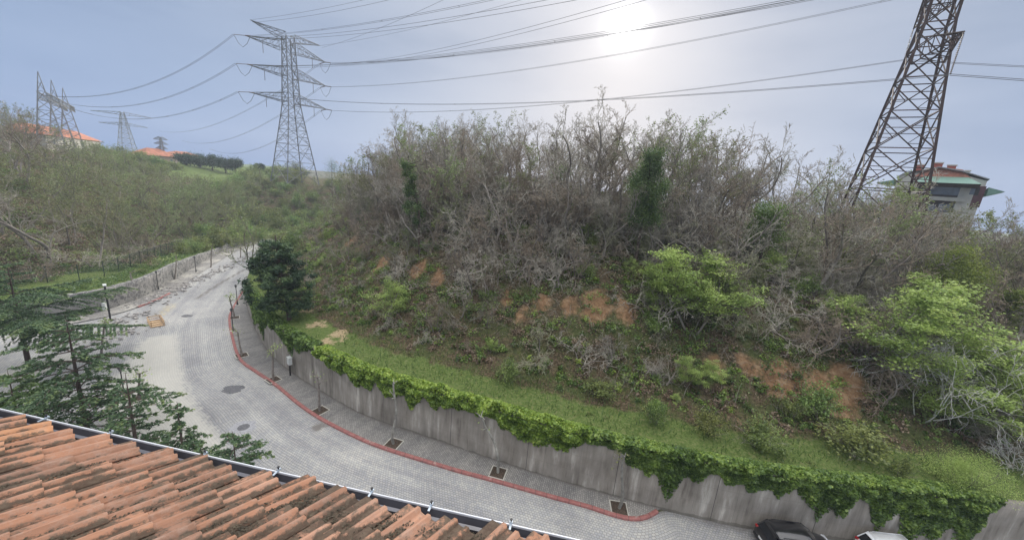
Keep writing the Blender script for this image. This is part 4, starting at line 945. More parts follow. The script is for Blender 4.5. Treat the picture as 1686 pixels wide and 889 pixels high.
# low leafy growth: tangled mounds of several greens, from knee to chest height
def mounds(x, y, z, rad, hgt, per, sz, mt, rng, name='undergrowth', t0=.1, t1=.8):
    n = len(x); d = rng.normal(size=(n, per, 3)); d /= np.linalg.norm(d, axis=2)[..., None]; d[..., 2] = np.abs(d[..., 2]); q = rng.random((n, per, 1)) ** .35
    wob = 1 + .35 * np.sin(d[..., :1] * 4 + rng.uniform(0, 6, (n, 1, 1))) * np.cos(d[..., 1:2] * 5 + rng.uniform(0, 6, (n, 1, 1)))
    P = np.stack([x, y, z - .05], 1)[:, None] + d * q * wob * np.stack([rad, rad, hgt], 1)[:, None]
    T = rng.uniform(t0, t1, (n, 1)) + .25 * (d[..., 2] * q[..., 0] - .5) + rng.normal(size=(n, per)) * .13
    tag(leaf_obj(name, P.reshape(-1, 3), sz, MAT[mt], None, np.clip(T, 0, 1).ravel(), rng=rng), kind='stuff')
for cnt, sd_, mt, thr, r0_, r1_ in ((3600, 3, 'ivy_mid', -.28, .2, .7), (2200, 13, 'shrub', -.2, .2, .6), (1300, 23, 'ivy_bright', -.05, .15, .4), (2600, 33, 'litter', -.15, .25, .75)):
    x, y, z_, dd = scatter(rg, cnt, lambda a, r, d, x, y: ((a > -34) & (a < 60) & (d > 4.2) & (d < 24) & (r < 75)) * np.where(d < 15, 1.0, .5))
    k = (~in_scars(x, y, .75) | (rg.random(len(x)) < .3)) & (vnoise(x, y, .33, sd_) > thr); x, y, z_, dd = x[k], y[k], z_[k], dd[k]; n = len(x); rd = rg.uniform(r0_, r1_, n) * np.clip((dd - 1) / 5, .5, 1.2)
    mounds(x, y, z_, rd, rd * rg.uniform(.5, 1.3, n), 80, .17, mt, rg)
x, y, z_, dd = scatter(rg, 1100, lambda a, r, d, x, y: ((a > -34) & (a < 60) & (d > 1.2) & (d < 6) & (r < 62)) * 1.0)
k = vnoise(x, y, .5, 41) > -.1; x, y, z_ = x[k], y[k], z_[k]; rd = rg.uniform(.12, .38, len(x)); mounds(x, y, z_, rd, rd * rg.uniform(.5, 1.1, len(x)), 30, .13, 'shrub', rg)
# the same on the left hillside and in the valley
for cnt, sd_, mt, thr in ((1500, 4, 'bud', -.2), (700, 14, 'ivy_dark', 0.0), (1100, 24, 'litter', -.1)):
    a = np.radians(rg.uniform(-62, -26, cnt)); r = rg.uniform(78, 175, cnt); x, y = r * np.sin(a), r * np.cos(a); P2 = np.stack([x, y], 1); k = ~in_poly(P2, BASIN) & (np.minimum(seg_dist(P2, LC)[0], seg_dist(P2, WC)[0]) > 2) & (vnoise(x, y, .1, sd_) > thr) & ~((a > -.83) & (r > 160))
    x, y = x[k], y[k]; n = len(x); rd = rg.uniform(.6, 1.9, n); mounds(x, y, terrain_z(x, y), rd, rd * rg.uniform(.4, .9, n), 110, .26, mt, rg, 'undergrowth' if mt != 'litter' else 'dry_bracken')
# dead leaves and stalks
x, y, z_, dd = scatter(rg, 80000, lambda a, r, d, x, y: ((a > -34) & (a < 60) & (d > 3.4) & (d < 26) & (r < 75)) * np.where(d < 5, .35, 1.0))
k = vnoise(x, y, .35, 9) > -.25; P = np.stack([x, y, z_ + rg.uniform(.02, .3, len(x))], 1)[k]
tag(leaf_obj('leaf_litter', P, .15, MAT['litter'], None, rng=rg, aspect=.35), kind='stuff')
# arching bramble canes, thin and tangled
x, y, z_, dd = scatter(rg, 7000, lambda a, r, d, x, y: ((a > -34) & (a < 60) & (d > 5.0) & (d < 24) & (r < 75)) * np.where(d < 8, .5, 1.0))
k = ~in_scars(x, y, .6); x, y, z_ = x[k], y[k], z_[k]; V = []; F = []
n = len(x); L_ = rg.uniform(.5, 2.1, n); az_ = rg.uniform(0, 6.28, n); hh = rg.uniform(.25, .8, n) * L_; rad = rg.uniform(.010, .022, n); dirs = np.stack([np.cos(az_), np.sin(az_)], 1); side = np.stack([-dirs[:, 1], dirs[:, 0]], 1)
seg = 6; rings = []
for i in range(seg):
    u = i / (seg - 1); c = np.column_stack([x, y, z_]) + np.column_stack([dirs * (L_ * u)[:, None] + side * (np.sin(u * 5 + az_) * .1)[:, None], hh * np.sin(math.pi * (u * .8 + .03)) + rg.normal(size=n) * .03])
    for t in range(3):
        th = t * 2.094; off = np.column_stack([side * (math.cos(th) * rad * (1.2 - u))[:, None], math.sin(th) * rad * (1.2 - u)]); rings.append(c + off)
V = np.stack(rings, 1).reshape(-1, 3); base = np.arange(n)[:, None] * (seg * 3)
q_ = np.array([[i * 3 + t, i * 3 + (t + 1) % 3, (i + 1) * 3 + (t + 1) % 3, (i + 1) * 3 + t] for i in range(seg - 1) for t in range(3)])
F = (base[:, :, None] + q_[None]).reshape(-1, 4); tag(np_mesh('brambles', V, F, MAT['twig']), kind='stuff')
x = rg.uniform(-100, -48, 30000); y = rg.uniform(28, 95, 30000); P2 = np.stack([x, y], 1); dl_, _ = seg_dist(P2, LC); k = (dl_ > .8) & (dl_ < 22) & ~in_poly(P2, BASIN) & (vnoise(x, y, .2, 4) > -.2); x, y = x[k], y[k]; z_ = fast_z(x, y); dl_ = dl_[k]
n = len(x); P = np.stack([x, y, z_ + .1], 1)[:, None] + rg.normal(size=(n, 9, 3)) * np.array([.35, .35, .14]); T = np.broadcast_to(rg.uniform(.0, .55, (n, 1)), (n, 9)).ravel()
k = (np.repeat(dl_, 9) < 9) | (rg.random(n * 9) < .3); tag(leaf_obj('undergrowth', P.reshape(-1, 3)[k], .2, MAT['ivy_dark'], None, T[k], rng=rg), kind='stuff'); tag(leaf_obj('leaf_litter', P.reshape(-1, 3)[~k], .24, MAT['litter'], None, rng=rg), kind='stuff')
# grass blades along the strip above the wall and behind the stone wall
def blades(name, x, y, z, h, rng, mat):
    n = len(x); a = rng.uniform(0, 6.28, n); d = np.stack([np.cos(a), np.sin(a), np.zeros(n)], 1); h = h * rng.uniform(.5, 1.4, n); lean_ = rng.normal(size=(n, 3)) * .35; lean_[:, 2] = 1
    b = np.column_stack([x, y, z - .02]); w_ = (.012 + h * .045)[:, None]
    V = np.stack([b - d * w_, b + d * w_, b + lean_ * h[:, None] * .6 + d * w_ * .6, b + lean_ * h[:, None]], 1).reshape(-1, 3)
    return np_mesh(name, V, np.arange(4 * n).reshape(n, 4), mat, fattrs={'tint': np.clip(rng.beta(2, 2, n) * .8 + .25 * vnoise(x, y, .4, 2), 0, 1)})
x, y, z_, dd = scatter(rg, 60000, lambda a, r, d, x, y: ((a > -36) & (a < 60) & (d > .4) & (d < 7.5) & (r < 62)) * np.where(d < 4.6, 1.0, .35))
tanv = np.zeros(len(x), bool)
for (px, py, rad) in [(520, 540, 2.2), (540, 560, 1.4), (550, 545, 1.4)]:
    h = hit(px, py); tanv |= ((x - h[0]) ** 2 + (y - h[1]) ** 2 < rad * rad) & (rg.random(len(x)) < .8)
k = ~tanv
tag(blades('grass', x[k], y[k], z_[k], .30, rg, MAT['grass']), kind='stuff')
# ivy over the wall: depth of the curtain read off the photograph along its length
def ivy(name, px_top, depth_fn, mat, n, label, seed, size=.17, out=.30, i0=None, i1=None):
    rg = np.random.default_rng(seed); s0, s1 = i0, i1; t = rg.uniform(s0, s1, n); i = np.clip(t.astype(int), 0, len(WC) - 2); u = (t - i)[:, None]
    c = WC[i] * (1 - u) + WC[i + 1] * u; nn = nW[i] * towards_hill; top = WZ[i] + .12
    dep = depth_fn(t) * (0.68 + .6 * np.array([noise.noise((a * .9, seed, 0)) for a in t]) + .2 * np.array([noise.noise((a * 2.2, seed, 3)) for a in t]))
    dep = np.maximum(dep, .28 * dfn(t)) * rg.uniform(.62, 1.22, n); v = rg.random(n); hang = v < .68
    fall = rg.random(n) ** 1.15 * np.clip(dep, 0.06, None)
    puff = np.array([noise.noise((a * 1.3, b * 1.6, seed)) for a, b in zip(t, fall)])
    o_front = -(.03 + out * np.clip(.55 + puff * 1.2, .05, 1.5) * rg.random(n) ** .5 * np.clip(1.15 - fall / np.clip(dep, .2, None), .15, 1))
    back = rg.random(n) * 1.25; hgt = out * 1.5 * np.clip(.5 + .9 * np.array([noise.noise((a * .8, b, seed + 4)) for a, b in zip(t, back)]), .05, 1.3) * (1 - (back / 1.35) ** 2)
    off = np.where(hang, o_front, back - .25); zz = np.where(hang, top - fall, top + .03 + hgt * rg.random(n) ** .6)
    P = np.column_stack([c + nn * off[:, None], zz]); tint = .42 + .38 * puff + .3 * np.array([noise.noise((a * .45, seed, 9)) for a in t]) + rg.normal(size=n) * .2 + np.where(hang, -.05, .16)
    k = (depth_fn(t) > .01); o = leaf_obj(name, P[k], size, mat, None, np.clip(tint[k], 0, 1), rng=rg, up_bias=.4, aspect=.8)
    tag(o, kind='stuff', label=label); return o
def wi(px, py, z=4.0): return seg_dist([tuple(gp(px, py, z)[:2])], WC)[1][0]
ivx = [(1675, 838, 0), (1660, 838, .0), (1645, 836, .8), (1630, 832, 2.6), (1550, 822, 2.6), (1470, 812, 2.3), (1440, 806, .9), (1400, 798, 1.7), (1350, 790, 1.7), (1310, 784, .6), (1270, 778, 1.4), (1235, 772, 1.1), (1185, 764, .5), (1150, 757, 1.3), (1110, 748, 1.9), (1080, 742, 1.5), (1030, 732, .9), (1000, 727, .25), (965, 721, .4),
       (940, 716, 1.2), (900, 707, 1.4), (860, 698, 1.3), (820, 688, .8), (790, 681, .5), (760, 674, .5), (700, 655, 1.0), (650, 640, 1.1), (600, 622, 1.1), (560, 605, .9), (520, 585, .7), (500, 575, .15), (490, 566, 1.1), (470, 552, 1.3), (455, 540, .6), (443, 527, .5), (433, 515, 1.8), (425, 505, 2.2), (415, 490, 2.4)]
ix = np.array([wi(a, b) for a, b, c in ivx]); dv = np.array([c for a, b, c in ivx]); o_ = np.argsort(ix); ix, dv = ix[o_], dv[o_]
dfn = lambda t: np.interp(t, ix, dv, 0, 1.2) * 1.5
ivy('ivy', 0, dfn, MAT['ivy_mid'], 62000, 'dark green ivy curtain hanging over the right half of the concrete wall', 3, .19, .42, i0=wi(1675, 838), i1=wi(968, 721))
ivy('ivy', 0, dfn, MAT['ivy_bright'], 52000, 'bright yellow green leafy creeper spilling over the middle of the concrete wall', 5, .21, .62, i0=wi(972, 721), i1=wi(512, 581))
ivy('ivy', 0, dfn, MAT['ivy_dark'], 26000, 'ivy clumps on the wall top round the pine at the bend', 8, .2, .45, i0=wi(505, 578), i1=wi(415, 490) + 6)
# rubble of torn up pavers along the far left kerb
mbr = MB(); rg = np.random.default_rng(12)
for (px, py) in [(160, 560), (185, 552), (200, 545), (195, 530), (225, 522), (240, 500), (262, 490), (275, 483), (290, 476), (305, 470), (322, 462), (340, 455), (358, 447), (375, 440), (392, 431), (405, 425)]:
    g = gp(px, py)
    for k in range(34 if px < 330 else 24):
        c = g[:2] + rg.normal(size=2) * (1.0 if px < 300 else .7); s = rg.uniform(.08, .24); mbr.box((c[0], c[1], .1 + s * .3 * rg.random()), (s * 1.5, s, s * .6), M3=Matrix.Rotation(rg.uniform(0, 6.28), 3, 'Z') @ Matrix.Rotation(rg.normal() * .4, 3, 'X'))
tag(mbr.build('rubble', MAT['rubble']), kind='stuff', label='torn up pavers heaped along the far left pavement edge')
# ------------------------------------------------------------------ conifers in front
c0 = np.array([-42.2, 29.4, 0.0]); hh = rise_to(c0, 425)
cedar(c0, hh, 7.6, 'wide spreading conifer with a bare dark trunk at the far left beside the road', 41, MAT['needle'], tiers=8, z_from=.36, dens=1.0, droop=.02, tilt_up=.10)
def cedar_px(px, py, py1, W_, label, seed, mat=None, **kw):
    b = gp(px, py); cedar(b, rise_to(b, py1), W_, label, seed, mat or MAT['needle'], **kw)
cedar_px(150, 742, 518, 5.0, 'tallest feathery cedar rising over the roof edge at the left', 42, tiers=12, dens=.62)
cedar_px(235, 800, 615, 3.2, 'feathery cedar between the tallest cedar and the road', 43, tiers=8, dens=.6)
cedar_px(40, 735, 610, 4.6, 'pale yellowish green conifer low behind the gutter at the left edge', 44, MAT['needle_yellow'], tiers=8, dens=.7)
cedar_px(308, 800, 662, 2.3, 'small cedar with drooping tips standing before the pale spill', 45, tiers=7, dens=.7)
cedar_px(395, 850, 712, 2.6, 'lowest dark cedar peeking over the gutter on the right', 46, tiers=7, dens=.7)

# ------------------------------------------------------------------ street furniture
def lamp(base, h, label, group='black park lamps along the road'):
    root = empty('street_lamp', base); tag(root, label, 'street lamp', group)
    m = MB(); m.lathe((0, 0, 0), [(.0, 0), (.16, 0), (.16, .06), (.09, .14), (.075, .5), (.045, .56), (.038, h - .62), (.055, h - .6), (.055, h - .55), (.03, h - .5), (.03, h - .45), (0, h - .45)], 10); m.build('post', MAT['lamp_black'], root, True)
    g = MB(); g.lathe((0, 0, h - .45), [(.0, 0), (.085, 0), (.15, .28), (.0, .28)], 6); ln = g.build('lantern', MAT['lamp_glass'], root)
    t = MB(); t.lathe((0, 0, h - .17), [(.0, 0), (.19, 0), (.10, .1), (.03, .13), (.03, .17), (0, .18)], 8); t.build('cap', MAT['lamp_black'], ln)
    p = MB(); p.box((0, 0, .02), (.5, .5, .05)); p.build('footing', MAT['pit_edge'], root)
for (px, py, z0, h, lab) in [(384, 545, .13, 2.9, 'black lantern lamp on the right pavement, nearer of the two by the kerb bend'), (391, 502, .13, 3.0, 'black lantern lamp on the right pavement close to the pine'),
                             (206, 655, 0, 2.9, 'black lamp post half hidden behind the cedar tips'), (261, 477, .1, 2.95, 'black lantern lamp on the left pavement by the stone wall'),
                             (323, 448, .1, 2.9, 'black lantern lamp farther up the left pavement'), (427, 419, .1, 3.0, 'most distant black lamp where the road disappears')]:
    lamp(gp(px, py, z0), h, lab)
b = gp(182, 527, .1); root = empty('floodlight_post', b, R(-40)); tag(root, 'tall black square post with a pale topped floodlight head on the left pavement', 'street lamp')
m_ = MB(); m_.box((0, 0, 2.2), (.17, .17, 4.4)); m_.box((0, 0, .03), (.36, .36, .06)); m_.build('post', MAT['lamp_black'], root)
m_ = MB(); m_.box((.25, 0, 4.42), (.75, .3, .13)); m_.box((0.02, 0, 4.33), (.25, .2, .12)); m_.build('lamp_head', MAT['white_box'], root)
b = gp(478, 618, .13) + [0, 0, 0]; root = empty('utility_box', b, R(-38)); tag(root, 'off white utility box on a dark post against the concrete wall', 'utility box')
m_ = MB(); m_.bar((0, 0, 0), (0, 0, 1.25), .07, 8); m_.build('post', MAT['lamp_black'], root); m_ = MB(); m_.box((0, 0, 1.55), (.5, .28, .7)); m_.box((0, 0, 1.925), (.56, .34, .05)); bx = m_.build('cabinet', MAT['white_box'], root); m_ = MB(); m_.box((0, -.147, 1.55), (.42, .012, .6)); m_.build('door', MAT['white_box'], bx)
b = gp(173, 511, .1); root = empty('utility_box', b, R(-60)); tag(root, 'small white meter box on the left pavement behind the tall black post', 'utility box')
m_ = MB(); m_.box((0, 0, .55), (.5, .3, .8)); m_.box((0, 0, .97), (.56, .36, .05)); m_.build('cabinet', MAT['white_box'], root); m_ = MB(); m_.box((0, 0, .075), (.4, .25, .15)); m_.build('plinth', MAT['pit_edge'], root)
# street trees in their pits
def street_tree(base, ptop, label, leaves, seed, mat=None, crook=.1, pit=True, dirv=None, leafmat=None):
    rg = np.random.default_rng(seed); h = rise_to(base, ptop[1]); dx = (ptop[0] - proj(base + [0, 0, h])[0]) * proj(base)[2] / FPX
    root = empty('street_tree', base); tag(root, label, 'young tree', 'young street trees along the road')
    m = MB(); P = [(0, 0, -.1)]; n = 9
    for i in range(1, n + 1):
        u = i / n; P.append((dx * u + math.sin(u * 5 + seed) * crook * h * .12, rg.normal() * .02 * h * crook * 3, h * u))
    m.tube(P, [.11 - .05 * i / n for i in range(n + 1)], 7)
    top = Vector(P[-1]); mid = Vector(P[-3])
    tips = []
    for k in range(5):
        a = rg.uniform(0, 6.28); e = (mid if k % 2 else top) + Vector((math.cos(a), math.sin(a), rg.uniform(.2, .9))) * rg.uniform(.25, .55); s = mid if k % 2 else top
        m.tube([s, (s + e) / 2 + Vector((0, 0, .05)), e], [.045, .032, .02], 4); tips.append(tuple(e))
    m.build('trunk', mat or MAT['bark'], root, True)
    if leaves:
        T = np.repeat(np.array(tips + [tuple(top)]), leaves, 0); T = T + rg.normal(size=T.shape) * (.24, .24, .14); leaf_obj('foliage', T, .15, leafmat or MAT['lime'], root, rng=rg, up_bias=.6)
    if pit:
        g = MB(); a = 1.05; t_ = .07
        g.box((0, a / 2, .0), (a + t_, t_, .06)); g.box((0, -a / 2, .0), (a + t_, t_, .06)); g.box((a / 2, 0, .0), (t_, a - t_, .06)); g.box((-a / 2, 0, .0), (t_, a - t_, .06)); o = g.build('pit_edging', MAT['pit_edge'], root)
        g = MB(); g.box((0, 0, .005), (a - t_, a - t_, .03)); s = g.build('soil', MAT['soil'], root)
        i = int(seg_dist([tuple(base[:2])], KC)[1][0]); tdir = KC[min(i + 2, len(KC) - 1)] - KC[max(0, i - 2)]; ang = math.atan2(tdir[1], tdir[0]); o.rotation_euler = (0, 0, ang); s.rotation_euler = (0, 0, ang)
    return root
street_tree(gp(386, 523, .14), (378, 490), 'young tree with a bright leafy top between the two right hand lamps', 26, 1)
street_tree(gp(398, 585, .14), (391, 547), 'small forked young tree below the nearer right hand lamp', 5, 2)
street_tree(gp(450, 625, .14), (449, 572), 'young tree leaning with a light green leaf spray near the white utility box', 16, 3)
street_tree(gp(527, 676, .14), (523, 622), 'thin young trunk fourth along the right pavement', 3, 4)
street_tree(gp(648, 730, .14), (649, 632), 'pale lichen covered leafless trunk before the bright creeper', 0, 5, MAT['bark_pale'], .25)
street_tree(gp(820, 778, .14), (800, 690), 'crooked grey trunk in a pale edged square pit', 2, 6, MAT['bark_pale'], .6)
street_tree(gp(1019, 836, .14), (1030, 752), 'last young trunk near the rounded end of the kerb with pale leaves', 7, 7, MAT['bark_pale'], .3, leafmat=MAT['bud'])
for (px, py, tx, ty, lv, lab) in [(224, 494, 214, 450, 10, 'thin sapling on the left pavement with yellowish leaves'), (288, 460, 290, 420, 22, 'green leafed sapling on the left pavement above the torn kerb'), (347, 440, 349, 404, 12, 'distant sapling on the left pavement'), (396, 424, 395, 386, 40, 'bright green crowned sapling near the far end of the road'),
                                  (167, 590, 170, 532, 24, 'sapling with a bright leafy tip rising behind the tallest cedar'), (229, 655, 229, 615, 12, 'short sapling beside the half hidden black lamp')]:
    street_tree(gp(px, py, .05), (tx, ty), lab, lv, px, pit=(px < 300 and px > 200), leafmat=MAT['bud'] if lv < 12 else MAT['lime'])
# timber frame lying in the road
b = gp(257, 533, .0); root = empty('timber_crate', b, R(-38)); tag(root, 'open crate of raw timber slats standing in the road', 'crate')
m_ = MB(); W_, D_, H_ = 2.4, 1.2, .62
for y in (-D_ / 2, D_ / 2):
    for z in (.06, .33, .60): m_.box((0, y, z), (W_, .05, .10))
m_.build('slat', MAT['wood'], root); m_ = MB()
for x in (-W_ / 2, W_ / 2):
    m_ = MB()
    for z in (.06, .33, .60): m_.box((x, 0, z), (.045, D_ - .06, .09))
    m_.build('end_slat', MAT['wood'], root)
m_ = MB()
for x in (-W_ / 2 + .07, 0, W_ / 2 - .07):
    for y in (-D_ / 2 + .055, D_ / 2 - .055): m_.box((x, y, .34), (.06, .055, .68))
m_.build('corner_post', MAT['wood'], root); m_ = MB(); m_.box((0, 0, .03), (W_ - .2, D_ - .2, .03)); m_.build('base_board', MAT['wood'], root)
def manhole(px, py, r, label, patch):
    b = gp(px, py, 0.0); root = empty('manhole', b); tag(root, label, 'manhole cover')
    if patch:
        m = MB(); n = 18; rg = np.random.default_rng(px); rr = [patch * rg.uniform(.75, 1.15) for _ in range(n)]; P = [(math.cos(2 * math.pi * k / n) * rr[k] * 1.15, math.sin(2 * math.pi * k / n) * rr[k] * .9, .004) for k in range(n)]
        m.poly(P, [tuple(range(n))]); m.build('asphalt_patch', MAT['asphalt'], root)
    m = MB(); m.lathe((0, 0, 0), [(r * 1.18, .004), (r * 1.18, .014), (r * 1.02, .014), (r * 1.0, .009)], 28); m.build('frame', MAT['iron'], root)
    m = MB(); m.lathe((0, 0, 0), [(0, .013), (r * .35, .013), (r * .36, .018), (r * .6, .018), (r * .61, .013), (r * .98, .013)], 28); m.build('cover', MAT['iron'], root)
MAT['asphalt'] = flat('dark_asphalt_patch', (0.13, 0.13, 0.135), .9, 0, .35, 6.0, .3)
MAT['cement'] = flat('cement_patch', (0.33, 0.33, 0.34), .9, 0, .2, 6.0, .3)
manhole(383, 640, .36, 'iron manhole cover in a dark asphalt patch in mid road', .8)
manhole(308, 520, .32, 'small iron manhole cover beyond the timber crate', .55)
MAT['asphalt'] = MAT['cement']; manhole(401, 703, .34, 'worn manhole cover in a pale cement patch nearer the roof', .85)

# chain link fence above the stone wall
def fence():
    P = [(-75, 37), (-62, 41), (-56.5, 47), (-57.5, 53), (-60, 59), (-63.5, 66), (-67, 74), (-70, 83)]; C, s = spline(P, 2.6)
    zz = fast_z(C[:, 0], C[:, 1]); root = empty('chain_link_fence', (C[0][0], C[0][1], zz[0])); o = np.array([C[0][0], C[0][1], zz[0]]); tag(root, 'dark green chain link fence on posts above the far left stone wall', 'fence')
    H_ = 2.1; Q = [np.array([C[i][0], C[i][1], zz[i]]) - o for i in range(len(C))]
    for p in Q:
        m = MB(); m.bar(tuple(p + [0, 0, -.3]), tuple(p + [0, 0, H_ + .1]), .045, 6); m.build('post', MAT['fence'], root)
    m = MB(); up_ = np.array([0, 0, 1.])
    for a, b in zip(Q[:-1], Q[1:]):
        for z in (.05, H_ / 2, H_): m.bar(tuple(a + up_ * z), tuple(b + up_ * z), .014, 3, caps=False)
        n = 18
        for k in range(-8, n):
            for sg in (0, 1):
                u0, u1 = k / n, (k + 8) / n; z0, z1 = 0.05, H_
                if u0 < 0: z0 = z0 + (z1 - z0) * (-u0 * n / 8); u0 = 0
                if u1 > 1: z1 = z0 + (z1 - z0) * ((1 - u0) / (u1 - u0)); u1 = 1
                if sg: u0, u1 = 1 - u0, 1 - u1
                m.bar(tuple(a + (b - a) * u0 + up_ * z0), tuple(a + (b - a) * u1 + up_ * z1), .007, 3, caps=False)
    m.build('wire_mesh', MAT['fence'], root)
fence()

# ------------------------------------------------------------------ cars
def car_mats(name, paint):
    return flat(name, paint, .28, 0.0, .03, 2.0, coat=1.0)
MAT['car_black'] = car_mats('black_car_paint', (0.012, 0.012, 0.014)); MAT['car_white'] = car_mats('white_car_paint', (0.78, 0.79, 0.80))
MAT['glass'] = flat('dark_car_glass', (0.012, 0.014, 0.018), .06, 0, .02, 2.0, coat=.6); MAT['tyre'] = flat('black_rubber', (0.02, 0.02, 0.02), .85); MAT['rim'] = flat('alloy', (0.45, 0.46, 0.47), .35, .8)
MAT['red_lens'] = flat('red_lens', (0.42, 0.012, 0.015), .15, 0, .05, 3.0, coat=1.0); MAT['clear_lens'] = flat('clear_lens', (0.6, 0.62, 0.64), .1, .3, .05, 3.0); MAT['plate'] = flat('white_plate', (0.75, 0.75, 0.73), .5); MAT['trim'] = flat('black_trim', (0.02, 0.02, 0.022), .6)
def loft(rings, close=True):
    m = MB(); n = len(rings[0]); V = [p for r in rings for p in r]; F = []
    for i in range(len(rings) - 1):
        for k in range(n if close else n - 1):
            F.append((i * n + k, i * n + (k + 1) % n, (i + 1) * n + (k + 1) % n, (i + 1) * n + k))
    F.append(tuple(range(n))[::-1]); F.append(tuple((len(rings) - 1) * n + k for k in range(n))); m.poly(V, F); return m
def make_car(loc, rz, paint, label, cat='car', name='parked_car', L_=4.25, W_=1.80, H_=1.48, van=False):
    root = empty(name, loc, rz); tag(root, label, cat); hl = L_ / 2; hw = W_ / 2
    # x forward. body below the belt line: (x, half width, bottom, belt, crown of the top surface)
    st = [(-hl, .80, .34, .70, .72), (-hl + .05, .90, .26, .84, .88), (-hl + .22, .97, .22, .92, .95), (-hl + .7, 1.0, .20, .95, .97), (-.4, 1.0, .19, .94, .96), (.6, 1.0, .19, .92, .96), (hl - 1.2, .99, .20, .88, .96), (hl - .6, .96, .21, .80, .88), (hl - .2, .88, .24, .70, .76), (hl - .03, .70, .30, .58, .62)]
    rings = []
    for (x, w_, b, t, c) in st:
        w_ *= hw; rings.append([(x, -w_ * .6, b), (x, -w_ * .94, b + .06), (x, -w_, b + (t - b) * .45), (x, -w_ * .965, t - .06), (x, -w_ * .88, t), (x, -w_ * .5, c), (x, w_ * .5, c), (x, w_ * .88, t), (x, w_ * .965, t - .06), (x, w_, b + (t - b) * .45), (x, w_ * .94, b + .06), (x, w_ * .6, b)])
    o = loft(rings).build('body', paint, root, True)
    sub = o.modifiers.new('round', 'SUBSURF'); sub.levels = 1; sub.render_levels = 2
    # glasshouse
    xr0, xr1, xf1, xf0 = (-hl + .12, -hl + .62, .35, 1.12) if not van else (-hl + .08, -hl + .2, 1.1, 1.6)
    belt = .90; rf = H_ - .05
    G = [(xr0, .80, belt, belt + .02), (xr1, .74, belt - .02, rf), (-.1, .76, belt - .02, rf + .03), (xf1, .73, belt - .02, rf), (xf0, .80, belt, belt + .03)]
    rings = [[(x, -hw * .86, b), (x, -hw * w_, t), (x, 0, t + .015), (x, hw * w_, t), (x, hw * .86, b)] for (x, w_, b, t) in G]
    loft(rings).build('windows', MAT['glass'], root)
    R_ = [(xr1 - .16, .72, H_ - .075), (xr1 + .05, .765, H_ - .025), (-.15, .78, H_ + .012), (xf1 - .1, .755, H_ - .02), (xf1 + .06, .70, H_ - .055)]
    rings = [[(x, -hw * w_, t - .05), (x, -hw * w_ * .96, t), (x, 0, t + .03), (x, hw * w_ * .96, t), (x, hw * w_, t - .05)] for (x, w_, t) in R_]
    r_ = loft(rings).build('roof', paint, root, True)
    m = MB()
    for s in (-1, 1):
        for (x0, x1) in ((xr0 + .02, xr1 - .04), (-.12, -.16), (xf0 - .02, xf1 + .02)): m.bar((x0, s * hw * .865, belt + .01), (x1, s * hw * .765, H_ - .06), .035, 4)
        m.bar((xr0, s * hw * .87, belt + .01), (xf0, s * hw * .87, belt + .01), .02, 4)
    m.build('pillars', paint, root)
    m = MB(); m.box((xr1 - .22, 0, H_ - .07), (.22, W_ * .66, .035)); m.build('spoiler', paint, root)
    for x in (-hl + .78, hl - .82):
        for s in (-1, 1):
            t = MB(); t.lathe((0, 0, 0), [(.19, -.09), (.30, -.10), (.325, -.07), (.325, .07), (.30, .10), (.19, .09)], 20); w0 = t.build('wheel', MAT['tyre'], root, True); w0.location = (x, s * (hw - .10), .325); w0.rotation_euler = (R(90), 0, 0)
            t = MB(); t.lathe((0, 0, 0), [(0, .06), (.06, .07), (.20, .05), (.2, -.05), (0, -.05)], 10); t.build('rim', MAT['rim'], w0)
    for s in (-1, 1):
        m = MB(); m.box((-hl + .12, s * hw * .80, .80), (.16, .22, .17)); m.build('tail_light', MAT['red_lens'], root, bevel=.03)
        m = MB(); m.box((hl - .20, s * hw * .72, .64), (.24, .32, .13)); m.build('headlight', MAT['clear_lens'], root, bevel=.03)
        m = MB(); m.box((.78, s * (hw + .10), .98), (.12, .2, .13)); m.bar((.78, s * hw * .85, .93), (.78, s * (hw + .05), .96), .03, 4); m.build('side_mirror', paint, root, bevel=.02)
        m = MB(); m.bar((xr1 + .1, s * hw * .70, H_ + .02), (xf1 - .1, s * hw * .70, H_ + .02), .016, 6); m.build('roof_rail', MAT['trim'] if paint is MAT['car_black'] else paint, root)
    m = MB(); m.box((-hl - .01, 0, .55), (.03, .5, .12)); m.build('number_plate', MAT['plate'], root)
    m = MB(); m.box((-hl + .02, 0, .36), (.10, W_ * .82, .16)); m.build('rear_bumper', MAT['trim'], root, bevel=.03)
    m = MB(); m.bar((xr0 + .18, 0, 1.06), (xr0 + .30, .42, 1.16), .012, 4); m.build('wiper', MAT['trim'], root)
    return root
BC = (18.35, 18.1, 0.0); make_car(BC, R(-3), MAT['car_black'], 'black hatchback parked against the concrete wall at the bottom edge')
make_car((24.3, 17.85, 0.0), R(-2), MAT['car_white'], 'white hatchback with dark windows parked farther right along the wall')
make_car((gp(447, 411, 0)[0], gp(447, 411, 0)[1], 0.0), R(62), MAT['car_white'], 'white van just visible at the far end of the road', 'van', 'parked_van', 4.6, 1.9, 2.0, True)

